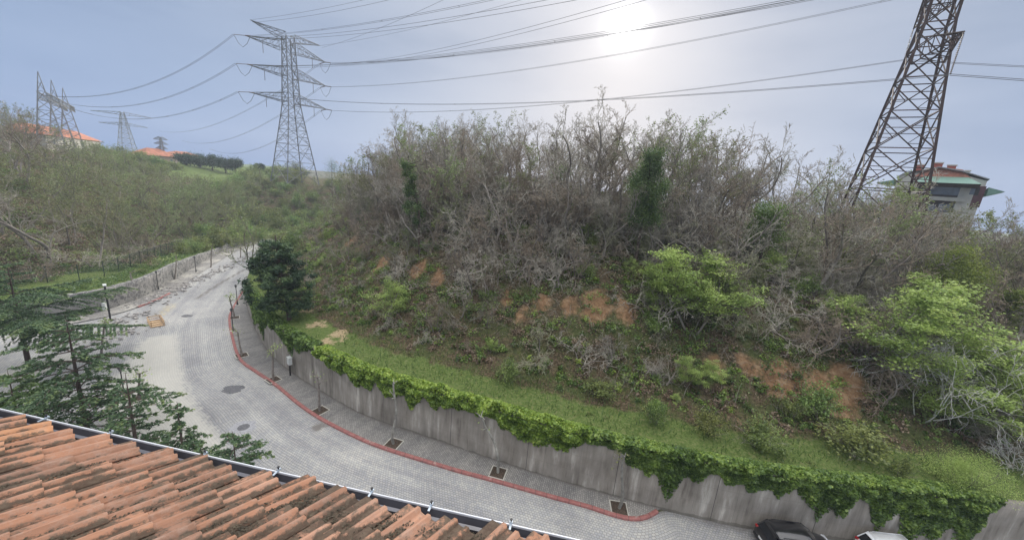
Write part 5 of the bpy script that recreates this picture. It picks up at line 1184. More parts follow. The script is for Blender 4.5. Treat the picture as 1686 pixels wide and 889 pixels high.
# ------------------------------------------------------------------ lattice towers
def lattice(root, levels, rleg, rbr, mat, rot=0.0, xb=True, sec=True):
    """levels: (z, half width) ; four legs, crossed braces on each face"""
    c = [(1, 1), (-1, 1), (-1, -1), (1, -1)]; cs, sn = math.cos(rot), math.sin(rot)
    def P(k, z, w_): x, y = c[k][0] * w_, c[k][1] * w_; return Vector((x * cs - y * sn, x * sn + y * cs, z))
    for k in range(4):
        m = MB()
        for (z0, w0), (z1, w1) in zip(levels[:-1], levels[1:]): m.bar(P(k, z0, w0), P(k, z1, w1), rleg, 4)
        m.build('leg', mat, root)
    m = MB()
    for li, ((z0, w0), (z1, w1)) in enumerate(zip(levels[:-1], levels[1:])):
        for k in range(4):
            a, b = P(k, z0, w0), P((k + 1) % 4, z0, w0); c_, d = P(k, z1, w1), P((k + 1) % 4, z1, w1)
            m.bar(a, d, rbr, 3, caps=False); m.bar(b, c_, rbr, 3, caps=False); m.bar(c_, d, rbr, 3, caps=False)
            if sec and (z1 - z0) > 3:
                X = (a + b + c_ + d) / 4; t = w0 / (w0 + w1); X = a + (d - a) * t
                for (p, q) in ((a, c_), (b, d)):
                    mid = p + (q - p) * t; m.bar(mid, X, rbr * .7, 3, caps=False)
                    m.bar(p + (q - p) * t * .5, p + (X - p) * .5, rbr * .6, 3, caps=False); m.bar(p + (q - p) * (t + (1 - t) * .5), q + (X - q) * .5, rbr * .6, 3, caps=False); m.bar(mid, p + (X - p) * .5, rbr * .6, 3, caps=False)
    m.build('bracing', mat, root)
def arm(root, d, L_, z, w_, h, mat, r, name='cross_arm', tipz=0.0):
    d = Vector((d[0], d[1], 0)).normalized(); s = Vector((-d.y, d.x, 0)); m = MB(); tip = d * L_ + Vector((0, 0, z + tipz)); n = 5
    roots = [d * w_ + s * w_ + Vector((0, 0, z + h)), d * w_ - s * w_ + Vector((0, 0, z + h)), d * w_ + s * w_ + Vector((0, 0, z - h * .2)), d * w_ - s * w_ + Vector((0, 0, z - h * .2))]
    for q in roots: m.bar(q, tip, r, 3, caps=False)
    for i in range(n):
        u0, u1 = i / n, (i + 1) / n; A = [q + (tip - q) * u0 for q in roots]; B = [q + (tip - q) * u1 for q in roots]
        for a, b in ((0, 2), (1, 3), (0, 1), (2, 3)): m.bar(A[a], A[b], r * .6, 3, caps=False); m.bar(A[a], B[b], r * .6, 3, caps=False)
    m.build(name, mat, root); return tip
# the near tower on the right
TZ = float(fast_z(*TOWER)[0]); LINE = Vector((-.857, .515, 0)); ARM = Vector((.515, .857, 0)); rotT = math.atan2(ARM.y, ARM.x)
root = empty('transmission_tower', (TOWER[0], TOWER[1], TZ)); tag(root, 'huge rusty brown lattice pylon leaning out of the frame at the right', 'pylon')
zz = [-.5, 5.5, 11.0, 15.5, 19.5, 23, 26, 28.5, 31, 34, 37, 40, 43, 46, 49]; lv = [(z, max(1.15, 3.9 - z * .098)) for z in zz]
lattice(root, lv, .17, .075, MAT['steel_rust'], rotT)
TIPS = {}
for nm, z, L_ in (('a', 24.8, 9.0), ('b', 33.0, 10.5), ('c', 41, 9.0)):
    for sg in (-1, 1): t = arm(root, ARM * sg, L_, z + (6.5 if sg > 0 else 0) * (nm != 'c'), 1.3, 2.2, MAT['steel_rust'], .075); TIPS[(nm, sg)] = t + root.location
# hanging insulator strings at the near tower
def insul(root, a, b, mat=MAT['insulator'], r=.09, name='insulator'):
    a = Vector(a); b = Vector(b); m = MB(); m.bar(a, b, r * .35, 5); n = max(6, int((b - a).length / .17))
    for k in range(n): m.bar(a + (b - a) * ((k + .2) / n), a + (b - a) * ((k + .6) / n), r, 8, r * .7)
    m.build(name, mat, root)
HANG = {}
for (nm, sg), t in TIPS.items():
    e = t - root.location; f = e + Vector((0, 0, -3.6)); insul(root, e, f); HANG[(nm, sg)] = f + root.location
# the middle tower on the saddle
MT = Vector((-66.5, 112.0, 15.5)); root = empty('transmission_tower', MT); tag(root, 'grey three armed lattice pylon standing on the saddle left of centre', 'pylon')
zz = [-1, 5, 10, 14, 17.5, 20.5, 24, 27.5, 31, 34.5, 38]; lv = [(z, 4.6 - (z + 1) * .137 if z < 20.5 else max(1.15, 1.7 - (z - 20.5) * .035)) for z in zz]
lattice(root, lv, .15, .07, MAT['steel'], rotT)
MTIP = {}
for nm, z in (('a', 21.6), ('b', 28.2), ('c', 34.8)):
    for sg in (-1, 1): t = arm(root, ARM * sg, 10.6, z, 1.6, 2.0, MAT['steel'], .085); MTIP[(nm, sg)] = t + MT
for sg in (-1, 1): t = arm(root, ARM * sg, 9.2, 37.2, 1.2, 1.6, MAT['steel'], .08, 'earth_wire_arm', tipz=1.6); MTIP[('e', sg)] = t + MT
MEND = {}
for (nm, sg), t in list(MTIP.items()):
    if nm == 'e': continue
    for k, dv_ in enumerate((Vector((.857, -.515, -.14)), Vector((-.75, -.45, -.12)) if sg < 0 else Vector((-.857, .40, -.12)))):
        e = t - MT; f = e + dv_ * 2.7; insul(root, e, f, r=.13); MEND[(nm, sg, k)] = f + MT
    m = MB(); a = MEND[(nm, sg, 0)] - MT; b = MEND[(nm, sg, 1)] - MT; m.tube([a, (a * 3 + b) / 4 + Vector((0, 0, -1.9)), (a + b) / 2 + Vector((0, 0, -2.7)), (a + b * 3) / 4 + Vector((0, 0, -1.9)), b], .05, 4); m.build('jumper_cable', MAT['wire'], root)
    e = (t - MT) * 1.0 - ARM * sg * 4; e.z = (t - MT).z; insul(root, e, e + Vector((0, 0, -2.8)), r=.1)
# ---- conductors
def wire(a, b, sag, label, r=.045, twin=.45, n=34):
    a = Vector(a); b = Vector(b); root_o = a; m = MB(); d = (b - a); s = Vector((-d.y, d.x, 0)).normalized(); r *= .62
    for off in ((-twin / 2, twin / 2) if twin else (0,)):
        P = [Vector((0, 0, 0)) + d * (i / n) + s * off - Vector((0, 0, 4 * sag * (i / n) * (1 - i / n))) for i in range(n + 1)]; m.tube(P, r, 4)
    if twin and twin < 1:
        for i in range(3, n, 5):
            c = d * (i / n) - Vector((0, 0, 4 * sag * (i / n) * (1 - i / n))); m.bar(c - s * twin / 2, c + s * twin / 2, r * 1.3, 4)
    o = m.build('power_line', MAT['wire']); o.location = a; tag(o, label, 'power line', 'overhead power lines'); return o
names = {'a': 'lowest', 'b': 'middle', 'c': 'topmost'}; sides = {-1: 'near', 1: 'far'}
for (nm, sg), h in HANG.items():
    wire(MEND[(nm, sg, 0)], h, 2.6, f'twin conductor from the {names[nm]} {sides[sg]} arm of the middle pylon to the big pylon', .04)
    e = Vector(h) + Vector((.80, -.60, 0)) * 160; e.z -= 1; wire(h, e, 7.5, f'twin conductor leaving the big pylon to the right from its {names[nm]} {sides[sg]} arm', .04)
for sg in (-1, 1):
    wire(MTIP[('e', sg)], (TOWER[0] + ARM.x * sg * 3, TOWER[1] + ARM.y * sg * 3, TZ + 47), 3.0, f'thin earth wire above the conductors on the {sides[sg]} side', .04, 0)
# second line crossing overhead
for k, (px, py, Yq, src, sag) in enumerate([(866, -3, 55, ('c', -1), 1.6), (991, -3, 55, ('c', 1), 2.2), (1200, -3, 52, ('b', -1), 2.6), (632, -3, 75, ('e', -1), .8), (723, -3, 75, ('e', 1), 1.0)]):
    e = at(px, py, Yq); s = MEND[src + (0,)] if src[0] != 'e' else MTIP[src]; s = Vector(s) + Vector((.3, .3, -.4)); e2 = Vector(s) + (Vector(e) - Vector(s)) * 1.25
    wire(s, e2, sag, ['twin conductor crossing the sky towards the upper frame edge left of the sun', 'twin conductor crossing the sky just left of the sun', 'twin conductor passing across the sky in front of the sun', 'thin wire rising steeply from the middle pylon top', 'thin wire rising from the far peak of the middle pylon'][k], .04, 1.3 if src[0] != 'e' else 0)

# ---- distant gantry and pylons on the left hill
MAT['far_steel'] = flat('distant_grey_steel', (0.27, 0.28, 0.29), .6, .2, .1, 1.0)
gm_ = [at(62, 118, 96), at(84, 132, 107), at(103, 145, 119)]; root = empty('substation_gantry', (gm_[0][0], gm_[0][1], 20)); tag(root, 'grey steel gantry with three pointed masts on the upper left hill', 'gantry'); o3 = Vector((gm_[0][0], gm_[0][1], 20))
tops = [Vector(p) - o3 for p in gm_]; ctr = (tops[2] - tops[0]); s = Vector((ctr.x, ctr.y, 0)).normalized(); n2 = Vector((-s.y, s.x, 0))
for t in tops:
    m = MB(); h = t.z + 1; L1 = [t + n2 * 2.4 * a + s * .9 * b + Vector((0, 0, -h)) for a in (-1, 1) for b in (-1, 1)]
    for q in L1: m.bar(q, t, .10, 4)
    for i in range(7):
        u0, u1 = i / 8, (i + 1) / 8; A = [q + (t - q) * u0 for q in L1]; B = [q + (t - q) * u1 for q in L1]
        for a, b in ((0, 1), (2, 3), (0, 2), (1, 3)): m.bar(A[a], B[b], .05, 3); m.bar(A[b], B[a], .05, 3); m.bar(A[a], A[b], .04, 3)
    m.build('mast', MAT['far_steel'], root)
m = MB(); zb = -4.6
for a, b in ((tops[0], tops[1]), (tops[1], tops[2]), (tops[2], tops[2] + (tops[2] - tops[1]) * .55)):
    for dz in (zb, zb - 1.5):
        for q in (-.8, .8): m.bar(a + n2 * q + Vector((0, 0, dz)), b + n2 * q + Vector((0, 0, dz)), .10, 4)
    for i in range(8):
        c = a + (b - a) * (i / 8); e = a + (b - a) * ((i + 1) / 8)
        for q in (-.8, .8): m.bar(c + n2 * q + Vector((0, 0, zb)), e + n2 * q + Vector((0, 0, zb - 1.5)), .07, 3); m.bar(c + n2 * q + Vector((0, 0, zb - 1.5)), e + n2 * q + Vector((0, 0, zb)), .07, 3)
m.build('cross_beam', MAT['far_steel'], root)
for k, (nm, i) in enumerate((('c', 0), ('b', 1), ('a', 2))):
    e = tops[i] + o3 + Vector((0, 0, -5.3)); wire(MEND[(nm, -1, 1)], e, 5.0, f'twin conductor from the {names[nm]} near arm of the middle pylon to the hilltop gantry', .055, .5)
for k, (nm, px, py) in enumerate((('c', 262, 216), ('b', 300, 232), ('a', 345, 245))):
    e = at(px, py, 240); wire(MEND[(nm, 1, 1)], e, 7.0, f'faint twin conductor from the {names[nm]} far arm running down behind the hill', .055, .5)
def far_pylon(px, ytop, ybase, Yq, arms, label, w_):
    t = at(px, ytop, Yq); b = at(px, ybase, Yq); h = t[2] - b[2] + 4; root = empty('distant_pylon', (t[0], t[1], b[2] - 4)); tag(root, label, 'pylon')
    n = 8; lattice(root, [(h * i / n, w_ * (1 - .8 * i / n)) for i in range(n + 1)], .16, .08, MAT['far_steel'], .5, sec=False)
    d = np.array([math.cos(.72), math.sin(.72)]) if px > 150 else (1, 0)
    for (f, L_) in arms:
        for sg in (-1, 1): arm(root, (d[0] * sg, d[1] * sg), L_, h * f, .5, 1.2, MAT['far_steel'], .10)
far_pylon(201, 186, 238, 190, [(.96, 10.5), (.70, 8.5)], 'faint grey two armed pylon behind the long red roofed house', 3.0)
far_pylon(264, 226, 248, 170, [(.9, 2.4), (.7, 2.4), (.5, 2.0)], 'tiny dark pylon between the two far red roofs', .9)
# ------------------------------------------------------------------ buildings
MAT['far_roof'] = flat('distant_red_tiles', (0.42, 0.17, 0.10), .9, 0, .2, .6); MAT['far_wall'] = flat('distant_beige_wall', (0.50, 0.47, 0.40), .9, 0, .12, .5); MAT['far_glass'] = flat('distant_window_glass', (0.10, 0.12, 0.14), .2, 0, .1, 1.0)
MAT['pink_wall'] = flat('pinkish_plaster', (0.50, 0.36, 0.29), .9, 0, .12, .5)
def far_house(pl, pr, Y0, Y1, depth, ridge_h, label, wall, roofm, nwin, base_drop=9):
    """long house: eave corners seen at two pixels, standing at two distances"""
    A = Vector(at(pl[0], pl[1], Y0)); B = Vector(at(pr[0], pr[1], Y1)); z = (A.z + B.z) / 2; A.z = B.z = z; d = B - A; L_ = d.length; rot = math.atan2(d.y, d.x)
    root = empty('red_roofed_house', (A.x, A.y, z - base_drop), rot); tag(root, label, 'house'); H_ = base_drop
    m = MB(); m.box((L_ / 2, depth / 2, H_ / 2), (L_, depth, H_)); w0 = m.build('wall', wall, root)
    m = MB(); o = .5; P = [(-o, -o, H_), (L_ + o, -o, H_), (L_ + o, depth + o, H_), (-o, depth + o, H_), (depth * .4, depth / 2, H_ + ridge_h), (L_ - depth * .4, depth / 2, H_ + ridge_h)]
    m.poly(P, [(0, 1, 5, 4), (2, 3, 4, 5), (1, 2, 5), (3, 0, 4), (3, 2, 1, 0)]); m.build('roof', roofm, root)
    for k in range(nwin):
        x = L_ * (k + .7) / (nwin + .4); m = MB(); m.box((x, -.02, H_ - 1.7), (1.1, .08, 1.3)); f = m.build('window', MAT['far_wall'], root); m = MB(); m.box((x, -.07, H_ - 1.7), (.9, .03, 1.1)); m.build('pane', MAT['far_glass'], f)
far_house((72, 213), (166, 240), 100, 135, 9, 2.6, 'long red roofed house behind the bare trees on the upper left hill', MAT['far_wall'], MAT['far_roof'], 6)
far_house((240, 251), (292, 263), 160, 172, 9, 3.0, 'small red roofed house in the middle of the far ridge', MAT['pink_wall'], MAT['far_roof'], 3, 7)
far_house((283, 251), (328, 259), 180, 190, 8, 1.4, 'low flat red roofed house at the right end of the far ridge', MAT['far_wall'], MAT['far_roof'], 3, 7)
# umbrella pines on the far ridge
for i, (px, yt, yb, wpx) in enumerate([(308, 254, 280, 26), (330, 256, 281, 26), (350, 258, 282, 28), (372, 262, 285, 28), (388, 263, 284, 22), (427, 271, 283, 14)]):
    b = at(px, yb, 168); t = at(px, yt, 168); H_ = t[2] - b[2]; wd = wpx / FPX * proj(b)[2] * .5; root = empty('umbrella_pine', b); rg = np.random.default_rng(60 + i)
    tag(root, ['dark round topped tree at the left end of the far ridge row', 'dark round topped tree second in the far ridge row', 'dark tree in the middle of the far ridge row', 'dark round topped tree fourth in the far ridge row', 'dark tree at the right end of the far ridge row', 'tiny dark tree alone on the saddle before the middle pylon'][i], 'tree', 'dark round trees on the far ridge')
    m = MB(); m.tube([(0, 0, -3), (.1, 0, H_ * .5)], [.35, .2], 6); [m.tube([(.1, 0, H_ * .3), (math.cos(a) * wd * .5, math.sin(a) * wd * .5, H_ * .65)], [.14, .07], 4) for a in (0, 1.6, 3.1, 4.6)]; m.build('trunk', MAT['bark_dark'], root)
    P, T, _ = clumps(rg, (0, 0, H_ * .66), (wd * 1.05, wd, H_ * .34), 70, 60, .2, .3); leaf_obj('crown', P, .45, MAT['far_dark'], root, T, rng=rg)

# villa at the right
MAT['villa_wall'] = flat('pale_plaster', (0.55, 0.54, 0.48), .85, 0, .08, .8); MAT['villa_roof'] = flat('brown_red_roof_tiles', (0.33, 0.13, 0.085), .85, 0, .2, 3.0); MAT['green_metal'] = flat('green_sheet_roof', (0.15, 0.28, 0.22), .5, 0, .08, 1.0)
MAT['maroon'] = flat('maroon_panel', (0.10, 0.035, 0.045), .6, 0, .2, 2.0); MAT['villa_glass'] = flat('blue_grey_window_glass', (0.16, 0.19, 0.23), .12, 0, .1, 2.0); MAT['soffit'] = flat('dark_soffit', (0.06, 0.045, 0.045), .8); MAT['brick'] = flat('brick_red_chimney', (0.33, 0.10, 0.07), .85, 0, .15, 4.0)
VC = Vector(at(1550, 300, 58)); VC.z = 0; vdir = Vector((-VC.x, -VC.y, 0)).normalized(); vx = Vector((-vdir.y, vdir.x, 0)); vrot = math.atan2(vx.y, vx.x)
def UV_(px, py, dep=0.0):
    d = Vector(ray(px, py)); o = Vector(CAM); pl = VC + vdir * dep; t = (pl - o).dot(vdir) / d.dot(vdir); p = o + d * t; return (p - VC).dot(vx), p.z
VB = 8.0
root = empty('villa', (VC.x, VC.y, VB), vrot); tag(root, 'pale villa with red roof and green canopies behind the trees at the right', 'house')
xl, _ = UV_(1476, 300); xr_, zt = UV_(1626, 297); z_e = zt - VB; D_ = 10.0
zr = UV_(1545, 279)[1] - VB; zl_ = UV_(1480, 287)[1] - VB; xm = UV_(1545, 279)[0]
xr2, _ = UV_(1610, 350); 
m = MB(); H_ = z_e
P = [(xl, 0, 0), (xr_, 0, 0), (xr_, 0, H_ - .1), (xm + 2.2, 0, zr - .55), (xm - 1.6, 0, zr - .5), (xl + .4, 0, zl_), (xl, 0, zl_ - .6)]; n = len(P); Q = [(x, D_, z) for x, y, z in P]
m.poly(P + Q, [tuple(range(n)), tuple(range(2 * n - 1, n - 1, -1))] + [(k, k + n, (k + 1) % n + n, (k + 1) % n) for k in range(n)]); m.build('wall', MAT['villa_wall'], root)
m = MB(); xs = [xl - .1, xl + .5, xm - 1.4, xm, xm + 2.4, xr_ + .15]; zs = [zl_ - .55, zl_ + .06, zr - .25, zr + .25, zr - .25, H_ + .05]
P = [(x, -.25, z) for x, z in zip(xs, zs)] + [(x, D_ + .2, z) for x, z in zip(xs, zs)] ; P2 = [(x, y, z + .14) for x, y, z in P]; n = 6; F = []
for k in range(5): F += [(k, k + 1, k + 1 + n, k + n)[::-1], (k + 12, k + 13, k + 13 + n, k + 12 + n), (k, k + 12, k + 13, k + 1)[::-1], (k + n, k + 1 + n, k + 13 + n, k + 12 + n)]
F += [(0, 6, 18, 12), (5, 17, 23, 11)]; m.poly(P + P2, F); m.build('roof_edge', MAT['far_steel'], root)
m = MB(); a0 = UV_(1507, 289)[0]; a1 = UV_(1603, 292)[0]; zz0 = UV_(1550, 291)[1] - VB
m.poly([(a0, -.35, zz0 - .1), (a1, -.35, zz0 - .35), (xm + 2.4, .3, zr + .05), (xm, .3, zr + .42), (xm - 1.3, .3, zr + .05), (a0, D_, zz0), (a1, D_, zz0 - .3), (xm, D_, zr + .4)], [(0, 1, 2, 3, 4), (4, 3, 7, 5), (2, 1, 6, 7), (3, 2, 7), (0, 4, 5), (0, 5, 7, 6, 1)]); r0 = m.build('roof', MAT['villa_roof'], root)
for (px, py0, py1, mt, w_) in [(1516, 284, 271, 'brick', .8), (1546, 283, 268, 'brick', .9), (1568, 286, 272, 'brick', .9), (1594, 292, 281, 'villa_wall', .5)]:
    u, z1 = UV_(px, py1); z0 = UV_(px, py0)[1]; m = MB(); m.box((u, 1.2, (z0 + z1) / 2 - VB - .3), (w_, w_, z1 - z0 + .6)); c = m.build('chimney', MAT[mt], root); m = MB(); m.box((u, 1.2, z1 - VB + .05), (w_ + .15, w_ + .15, .16)); m.build('chimney_cap', MAT['villa_wall'], c)
def canopy(px0, py0, px1, py1, th, dep, name='canopy'):
    u0, z0 = UV_(px0, py0, dep); u1, z1 = UV_(px1, py1, dep); zl = (z0 + z1) / 2 - VB; m = MB()
    m.poly([(u0, -dep, zl), (u1, -dep, zl), (u1 - 1.4, -.02, zl + th), (u0 + .8, -.02, zl + th), (u0, -.02, zl), (u1, -.02, zl)], [(0, 1, 2, 3), (0, 3, 4), (1, 5, 2)]); o = m.build(name, MAT['green_metal'], root)
    m = MB(); m.poly([(u0 + .05, -dep + .05, zl - .02), (u1 - .05, -dep + .05, zl - .02), (u1 - .05, -.02, zl - .5), (u0 + .05, -.02, zl - .5), (u0 + .05, -.02, zl - .02), (u1 - .05, -.02, zl - .02)], [(0, 3, 2, 1), (0, 4, 3), (1, 2, 5), (0, 1, 5, 4)]); m.build('soffit', MAT['soffit'], o)
canopy(1508, 298, 1616, 305, 1.1, 2.4); 
u0, z0 = UV_(1628, 309); u1, z1 = UV_(1655, 316); m = MB(); z0 -= VB; z1 -= VB
m.poly([(u0, -.2, z0), (u1, -.2, z1), (u1, 4, z1), (u0, 4, z0), (u0, -.2, z0 - 1.2), (u0, 4, z0 - 1.2)], [(0, 1, 2, 3), (0, 4, 1), (3, 2, 5), (4, 5, 2, 1)]); m.build('canopy', MAT['green_metal'], root)
u0, z0 = UV_(1474, 296); u1, z1 = UV_(1443, 301); m = MB(); z0 -= VB; z1 -= VB
m.poly([(u0, -.2, z0), (u1, -.2, z1), (u1, 4, z1), (u0, 4, z0), (u0, -.2, z0 - .8), (u0, 4, z0 - .8)], [(0, 3, 2, 1), (0, 1, 4), (3, 5, 2), (4, 1, 2, 5)]); m.build('canopy', MAT['green_metal'], root)
def panel(px0, py0, px1, py1, mat, name, y=-.04, th=.08, parent=None):
    u0, za = UV_(px0, py0); u1, zb = UV_(px1, py1); m = MB(); m.box(((u0 + u1) / 2, y, (za + zb) / 2 - VB), (abs(u1 - u0), th, abs(za - zb))); return m.build(name, MAT[mat], parent or root)
rec = panel(1514, 303, 1600, 345, 'soffit', 'recess', -.02, .05)
for (a, b) in ((1520, 1536), (1537, 1551), (1553, 1568), (1569, 1583)):
    f = panel(a, 304 + (a - 1520) * .05, b, 321 + (a - 1520) * .05, 'trim', 'window', -.07, .05); panel(a + 1, 305 + (a - 1520) * .05, b - 1, 320 + (a - 1520) * .05, 'villa_glass', 'pane', -.11, .03, f)
panel(1508, 322, 1590, 333, 'villa_wall', 'balcony', -.5, .12); panel(1584, 303, 1592, 350, 'villa_wall', 'column', -.1, .14)
panel(1594, 306, 1612, 342, 'maroon', 'side_panel', -.06, .08)
f = panel(1598, 309, 1610, 322, 'trim', 'window', -.12, .05); panel(1599, 310, 1603, 321, 'villa_glass', 'pane', -.16, .03, f)
for a in (1520, 1545, 1570): f = panel(a, 335, a + 18, 350, 'trim', 'window', -.07, .05); panel(a + 1, 336, a + 17, 349, 'villa_glass', 'pane', -.11, .03, f)

# ------------------------------------------------------------------ the tiled roof below the camera
def tile_material():
    m, t, b = new_mat('weathered_clay_tiles'); g = N(t, 'ShaderNodeTexCoord'); a = N(t, 'ShaderNodeAttribute', attribute_name='tone'); hgt = N(t, 'ShaderNodeAttribute', attribute_name='crest')
    u = N(t, 'ShaderNodeUVMap')
    c = ramp(t, a.outputs['Fac'], [(0, (0.18, 0.11, 0.08)), (0.3, (0.25, 0.135, 0.09)), (0.6, (0.33, 0.165, 0.10)), (0.85, (0.39, 0.23, 0.16)), (1, (0.42, 0.21, 0.11))])
    n1 = N(t, 'ShaderNodeTexNoise', i_Scale=14.0, i_Detail=10.0, i_Roughness=0.8); L(t, g.outputs['Object'], n1.inputs['Vector'])
    n2 = N(t, 'ShaderNodeTexNoise', i_Scale=1.7, i_Detail=5.0, i_Roughness=0.6); L(t, g.outputs['Object'], n2.inputs['Vector'])
    mp_ = N(t, 'ShaderNodeMapping'); L(t, u.outputs[0], mp_.inputs[0]); mp_.inputs['Scale'].default_value = (60, 3, 1); n3 = N(t, 'ShaderNodeTexNoise', i_Scale=1.0, i_Detail=5.0); L(t, mp_.outputs[0], n3.inputs['Vector'])
    c = mixc(t, 1.0, c, ramp(t, n3.outputs[0], [(0.3, (0.78, 0.78, 0.78)), (0.7, (1.15, 1.15, 1.15))]), 'MULTIPLY')
    # grey bloom of old lime and lichen, then black moss that sits mostly in the pans
    bl = ramp(t, n1.outputs[0], [(0.46, (0, 0, 0)), (0.66, (1, 1, 1))]); c = mixc(t, math_node(t, 'MULTIPLY', bl, 0.55), c, (0.36, 0.27, 0.22))
    pan = math_node(t, 'SUBTRACT', 1.0, hgt.outputs['Fac']); s = math_node(t, 'ADD', math_node(t, 'MULTIPLY', n2.outputs[0], 1.1), math_node(t, 'ADD', math_node(t, 'MULTIPLY', n1.outputs[0], .95), math_node(t, 'MULTIPLY', pan, .24)))
    d = ramp(t, s, [(1.13 / 1.6, (0, 0, 0)), (1.26 / 1.6, (1, 1, 1))]); s.node.inputs[0].default_value = 0; sc_ = math_node(t, 'MULTIPLY', s, 1 / 1.6); d.node.inputs[0].links and t.links.remove(d.node.inputs[0].links[0]); L(t, sc_, d.node.inputs[0])
    c = mixc(t, math_node(t, 'MULTIPLY', d, .88), c, ramp(t, n1.outputs[0], [(0.4, (0.022, 0.018, 0.014)), (0.7, (0.10, 0.08, 0.055))]))
    L(t, c, b.inputs['Base Color']); b.inputs['Roughness'].default_value = .85; b.inputs['Specular IOR Level'].default_value = .25
    bp = N(t, 'ShaderNodeBump', i_Strength=.6, i_Distance=.006); L(t, n1.outputs[0], bp.inputs['Height']); L(t, bp.outputs[0], b.inputs['Normal']); return m
MAT['tiles'] = tile_material(); MAT['gutter_white'] = flat('white_gutter_lip', (0.72, 0.74, 0.78), .4, .1, .06, 3.0); MAT['gutter_grey'] = flat('slate_grey_gutter', (0.085, 0.085, 0.10), .6, .1, .15, 4.0); MAT['bracket'] = flat('zinc_bracket', (0.55, 0.62, 0.68), .4, .6, .1, 10.0)
MAT['house_wall'] = flat('cream_render', (0.55, 0.50, 0.42), .9, 0, .08, 1.0); MAT['moss'] = flat('black_brown_moss', (0.06, 0.048, 0.032), 1.0, 0, .5, 25.0, .8)
DROP = 2.5; GA = Vector(gp(0, 672, CAMH - DROP)); GB = Vector(gp(960, 889, CAMH - DROP)); ge = (GB - GA).normalized(); gn = Vector((ge.y, -ge.x, 0)); gn = gn if gn.y < 0 else -gn
SL = math.tan(R(14)); ups = (gn + Vector((0, 0, SL)) - ge * math.tan(R(26))).normalized(); pn = ge.cross(gn + Vector((0, 0, SL))).normalized(); pn = pn if pn.z > 0 else -pn
ac = ups.cross(pn).normalized(); ac = ac if ac.dot(ge) > 0 else -ac
O = GA + gn * .09
root = empty('tiled_house', (O.x, O.y, 0)); tag(root, 'foreground house roof of weathered terracotta tiles with a thin white edged gutter', 'house'); OO = Vector((O.x, O.y, 0))
rg = np.random.default_rng(77); PW, EXP, LEN = .29, .36, .43
prof = [(0, 0), (.05, .003), (.29, .0), (.33, .028), (.43, .032), (.48, .004), (.57, 0), (.66, .0), (.70, .022), (.80, .026), (.86, .0), (1.0, 0)]
V = []; F = []; UVv = []; tone = []; crest = []
# lattice of tiles: along ups (rows) and across ac (columns), cut off in steps along the gutter
def plane_uv(p): return p
gac = ac.dot(ge); 
for col in range(-30, 60):
    a0 = O + ac * (col * PW); a0 = a0 - ups * ((a0 - O).dot(gn) / ups.dot(gn)); cj = rg.uniform(-.07, .02)
    for row in range(0, 18):
        c0_ = a0 + ups * (row * EXP + cj + .0)
        dist = (c0_ - O).dot(gn); al = (c0_ - O).dot(ge)
        if dist > 5.2 or al < -3.5 or al > 9.0: continue
        first_row = (dist - EXP * ups.dot(gn)) < -.02
        jit = rg.normal(size=4); slip = -abs(jit[0]) * .012; tw = jit[1] * .012; lift = .006 + abs(jit[2]) * .004; tn = float(np.clip(.5 + rg.normal() * .22, 0, 1))
        if rg.random() < .04: tn = .95
        if rg.random() < .02: slip -= .06; tw *= 3
        base = len(V); nseg = 4; k = len(prof)
        for side_ in (0, 1):
            for i in range(nseg + 1):
                f = i / nseg; along = LEN * f
                for (px_, h_) in prof:
                    hh_ = h_ + lift + (.034 * (1 - f)) - (.014 if side_ else 0)
                    p = c0_ + ac * (px_ * PW * 1.03 + tw * f) + ups * (along + slip) + pn * hh_; V.append(tuple(p - OO)); UVv.append((px_ * PW + col * PW, along + row * EXP + col * .37)); crest.append(min(1, h_ / .03))
        S = (nseg + 1) * k
        for i in range(nseg):
            for j in range(k - 1): a = base + i * k + j; F.append((a, a + 1, a + 1 + k, a + k)); F.append((a + S, a + k + S, a + k + 1 + S, a + 1 + S)); tone += [tn, tn]
        for j in range(k - 1): a = base + j; F.append((a, a + S, a + S + 1, a + 1)); tone.append(tn * .9)
        for i in range(nseg): a = base + i * k; F.append((a, a + k, a + k + S, a + S)); tone.append(tn); a = base + i * k + k - 1; F.append((a, a + S, a + k + S, a + k)); tone.append(tn)
np_mesh('roof_tiles', V, F, MAT['tiles'], root, attrs={'crest': crest}, fattrs={'tone': tone}, uv=UVv)
# deck below the tiles, house walls, gutter, brackets
m = MB(); q = [O + ge * a + gn * b + Vector((0, 0, SL * b - .03)) for a, b in ((-3.6, -.03), (9.3, -.03), (9.3, 5.4), (-3.6, 5.4))]; q2 = [p - Vector((0, 0, .12)) for p in q]; m.poly([p - OO for p in q + q2], [(0, 1, 2, 3), (7, 6, 5, 4), (0, 4, 5, 1), (1, 5, 6, 2), (2, 6, 7, 3), (3, 7, 4, 0)]); m.build('roof_deck', MAT['soffit'], root)
m = MB(); c = O + ge * 2.9 + gn * 3.0; m.box(tuple(Vector((c.x, c.y, (O.z - .2) / 2)) - OO), (12.2, 4.9, O.z - .2), math.atan2(ge.y, ge.x)); m.build('wall', MAT['house_wall'], root)
def ext(profile, a0, a1, name, mat):
    m = MB(); P = []
    for a in (a0, a1):
        for (d_, z_) in profile: P.append(O + ge * a - gn * (d_ * .7) + Vector((0, 0, z_)) - OO)
    n = len(profile); m.poly(P, [(k, (k + 1) % n, (k + 1) % n + n, k + n) for k in range(n)] + [tuple(range(n))[::-1], tuple(range(n, 2 * n))]); return m.build(name, mat, root)
ext([(.0, -.015), (.03, -.08), (.10, -.08), (.12, -.03), (.125, -.012), (.112, -.012), (.108, -.025), (.09, -.068), (.035, -.068), (.012, -.005), (-.05, .008), (-.05, -.01)], -3.6, 9.3, 'gutter', MAT['gutter_grey'])
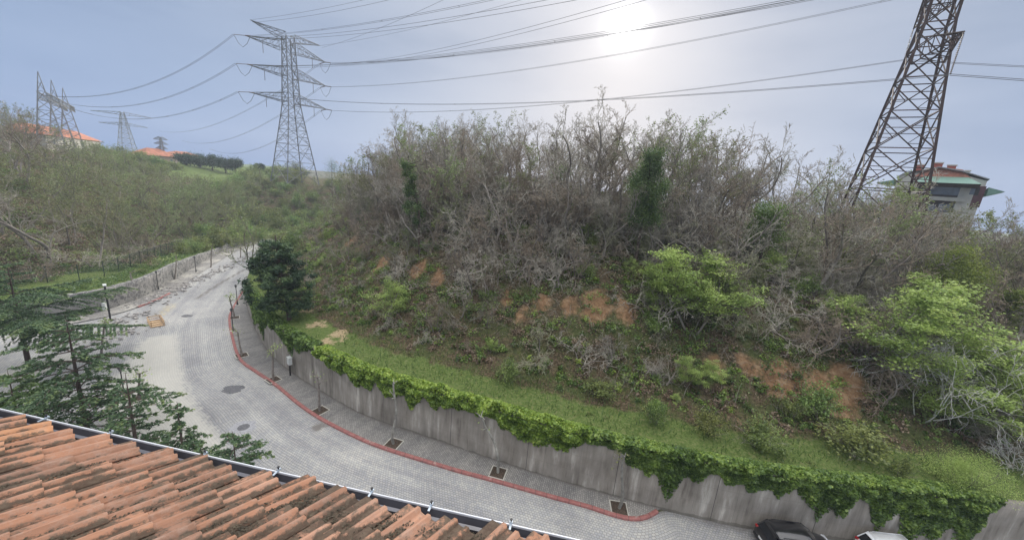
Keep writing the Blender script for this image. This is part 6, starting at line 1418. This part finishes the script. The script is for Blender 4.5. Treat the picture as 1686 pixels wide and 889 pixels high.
ext([(.112, -.014), (.124, -.014), (.128, -.009), (.128, .001), (.124, .005), (.115, .005), (.112, .001)], -3.6, 9.3, 'gutter_lip', MAT['gutter_white'])
PH = 0
for px, py in [(76, 690), (176, 717), (332, 753), (452, 782), (610, 814), (709, 835), (841, 863), (1000, 899), (-60, 660)]:
    g = Vector(gp(px, py, O.z)); al = (g - O).dot(ge); c = O + ge * al - gn * .06
    m = MB(); m.box(tuple(c - OO + Vector((0, 0, .012))), (.016, .06, .005), math.atan2(ge.y, ge.x)); m.box(tuple(c - OO - gn * .035 + Vector((0, 0, .016))), (.022, .024, .014), math.atan2(ge.y, ge.x)); b_ = m.build('bracket', MAT['bracket'], root)
    m = MB(); m.bar(tuple(c - OO - gn * .03 + Vector((0, 0, .02))), tuple(c - OO - gn * .03 + Vector((0, 0, .042))), .006, 6); m.bar(tuple(c - OO - gn * .03 + Vector((0, 0, .038))), tuple(c - OO - gn * .03 + Vector((0, 0, .045))), .011, 6); m.build('screw', MAT['trim'], b_)
# clods of moss lying in the pans
P = []; n = 3600; mb = MB(); Pm = []
for i in range(420):
    col = rg.integers(-20, 45); al = rg.uniform(-12, 8); p = O + ac * ((col + rg.choice([.15, .2, .6, .93])) * PW) + ups * al; dist = (p - O).dot(gn)
    if dist < .05 or dist > 3.6: continue
    k = rg.integers(3, 26)
    for q in range(k): Pm.append(tuple(p + ac * rg.normal() * .018 + ups * rg.normal() * .13 + pn * (.035 + rg.random() * .012)))
for (px, py, sa, su) in [(560, 850, .10, .22), (600, 835, .12, .2), (650, 870, .08, .16), (790, 878, .12, .12), (735, 862, .05, .1), (330, 800, .06, .2), (500, 830, .05, .2), (60, 800, .05, .3), (240, 745, .04, .2), (450, 860, .06, .2), (120, 880, .05, .3), (380, 870, .06, .2), (20, 740, .05, .2), (850, 884, .05, .06)]:
    d = Vector(ray(px, py)); t = (O - Vector(CAM)).dot(pn) / d.dot(pn); c = Vector(CAM) + d * t
    for q in range(700):
        v_ = c + ac * rg.normal() * sa + ups * rg.normal() * su
        if (v_ - O).dot(gn) > .10: Pm.append(tuple(v_ + pn * (.022 + rg.random() * .014)))
Pm = np.array(Pm); Vv, Ff = leaf_quads(Pm, .016, 3.5, .8); o = np_mesh('moss', Vv, Ff, MAT['moss']); tag(o, kind='stuff')
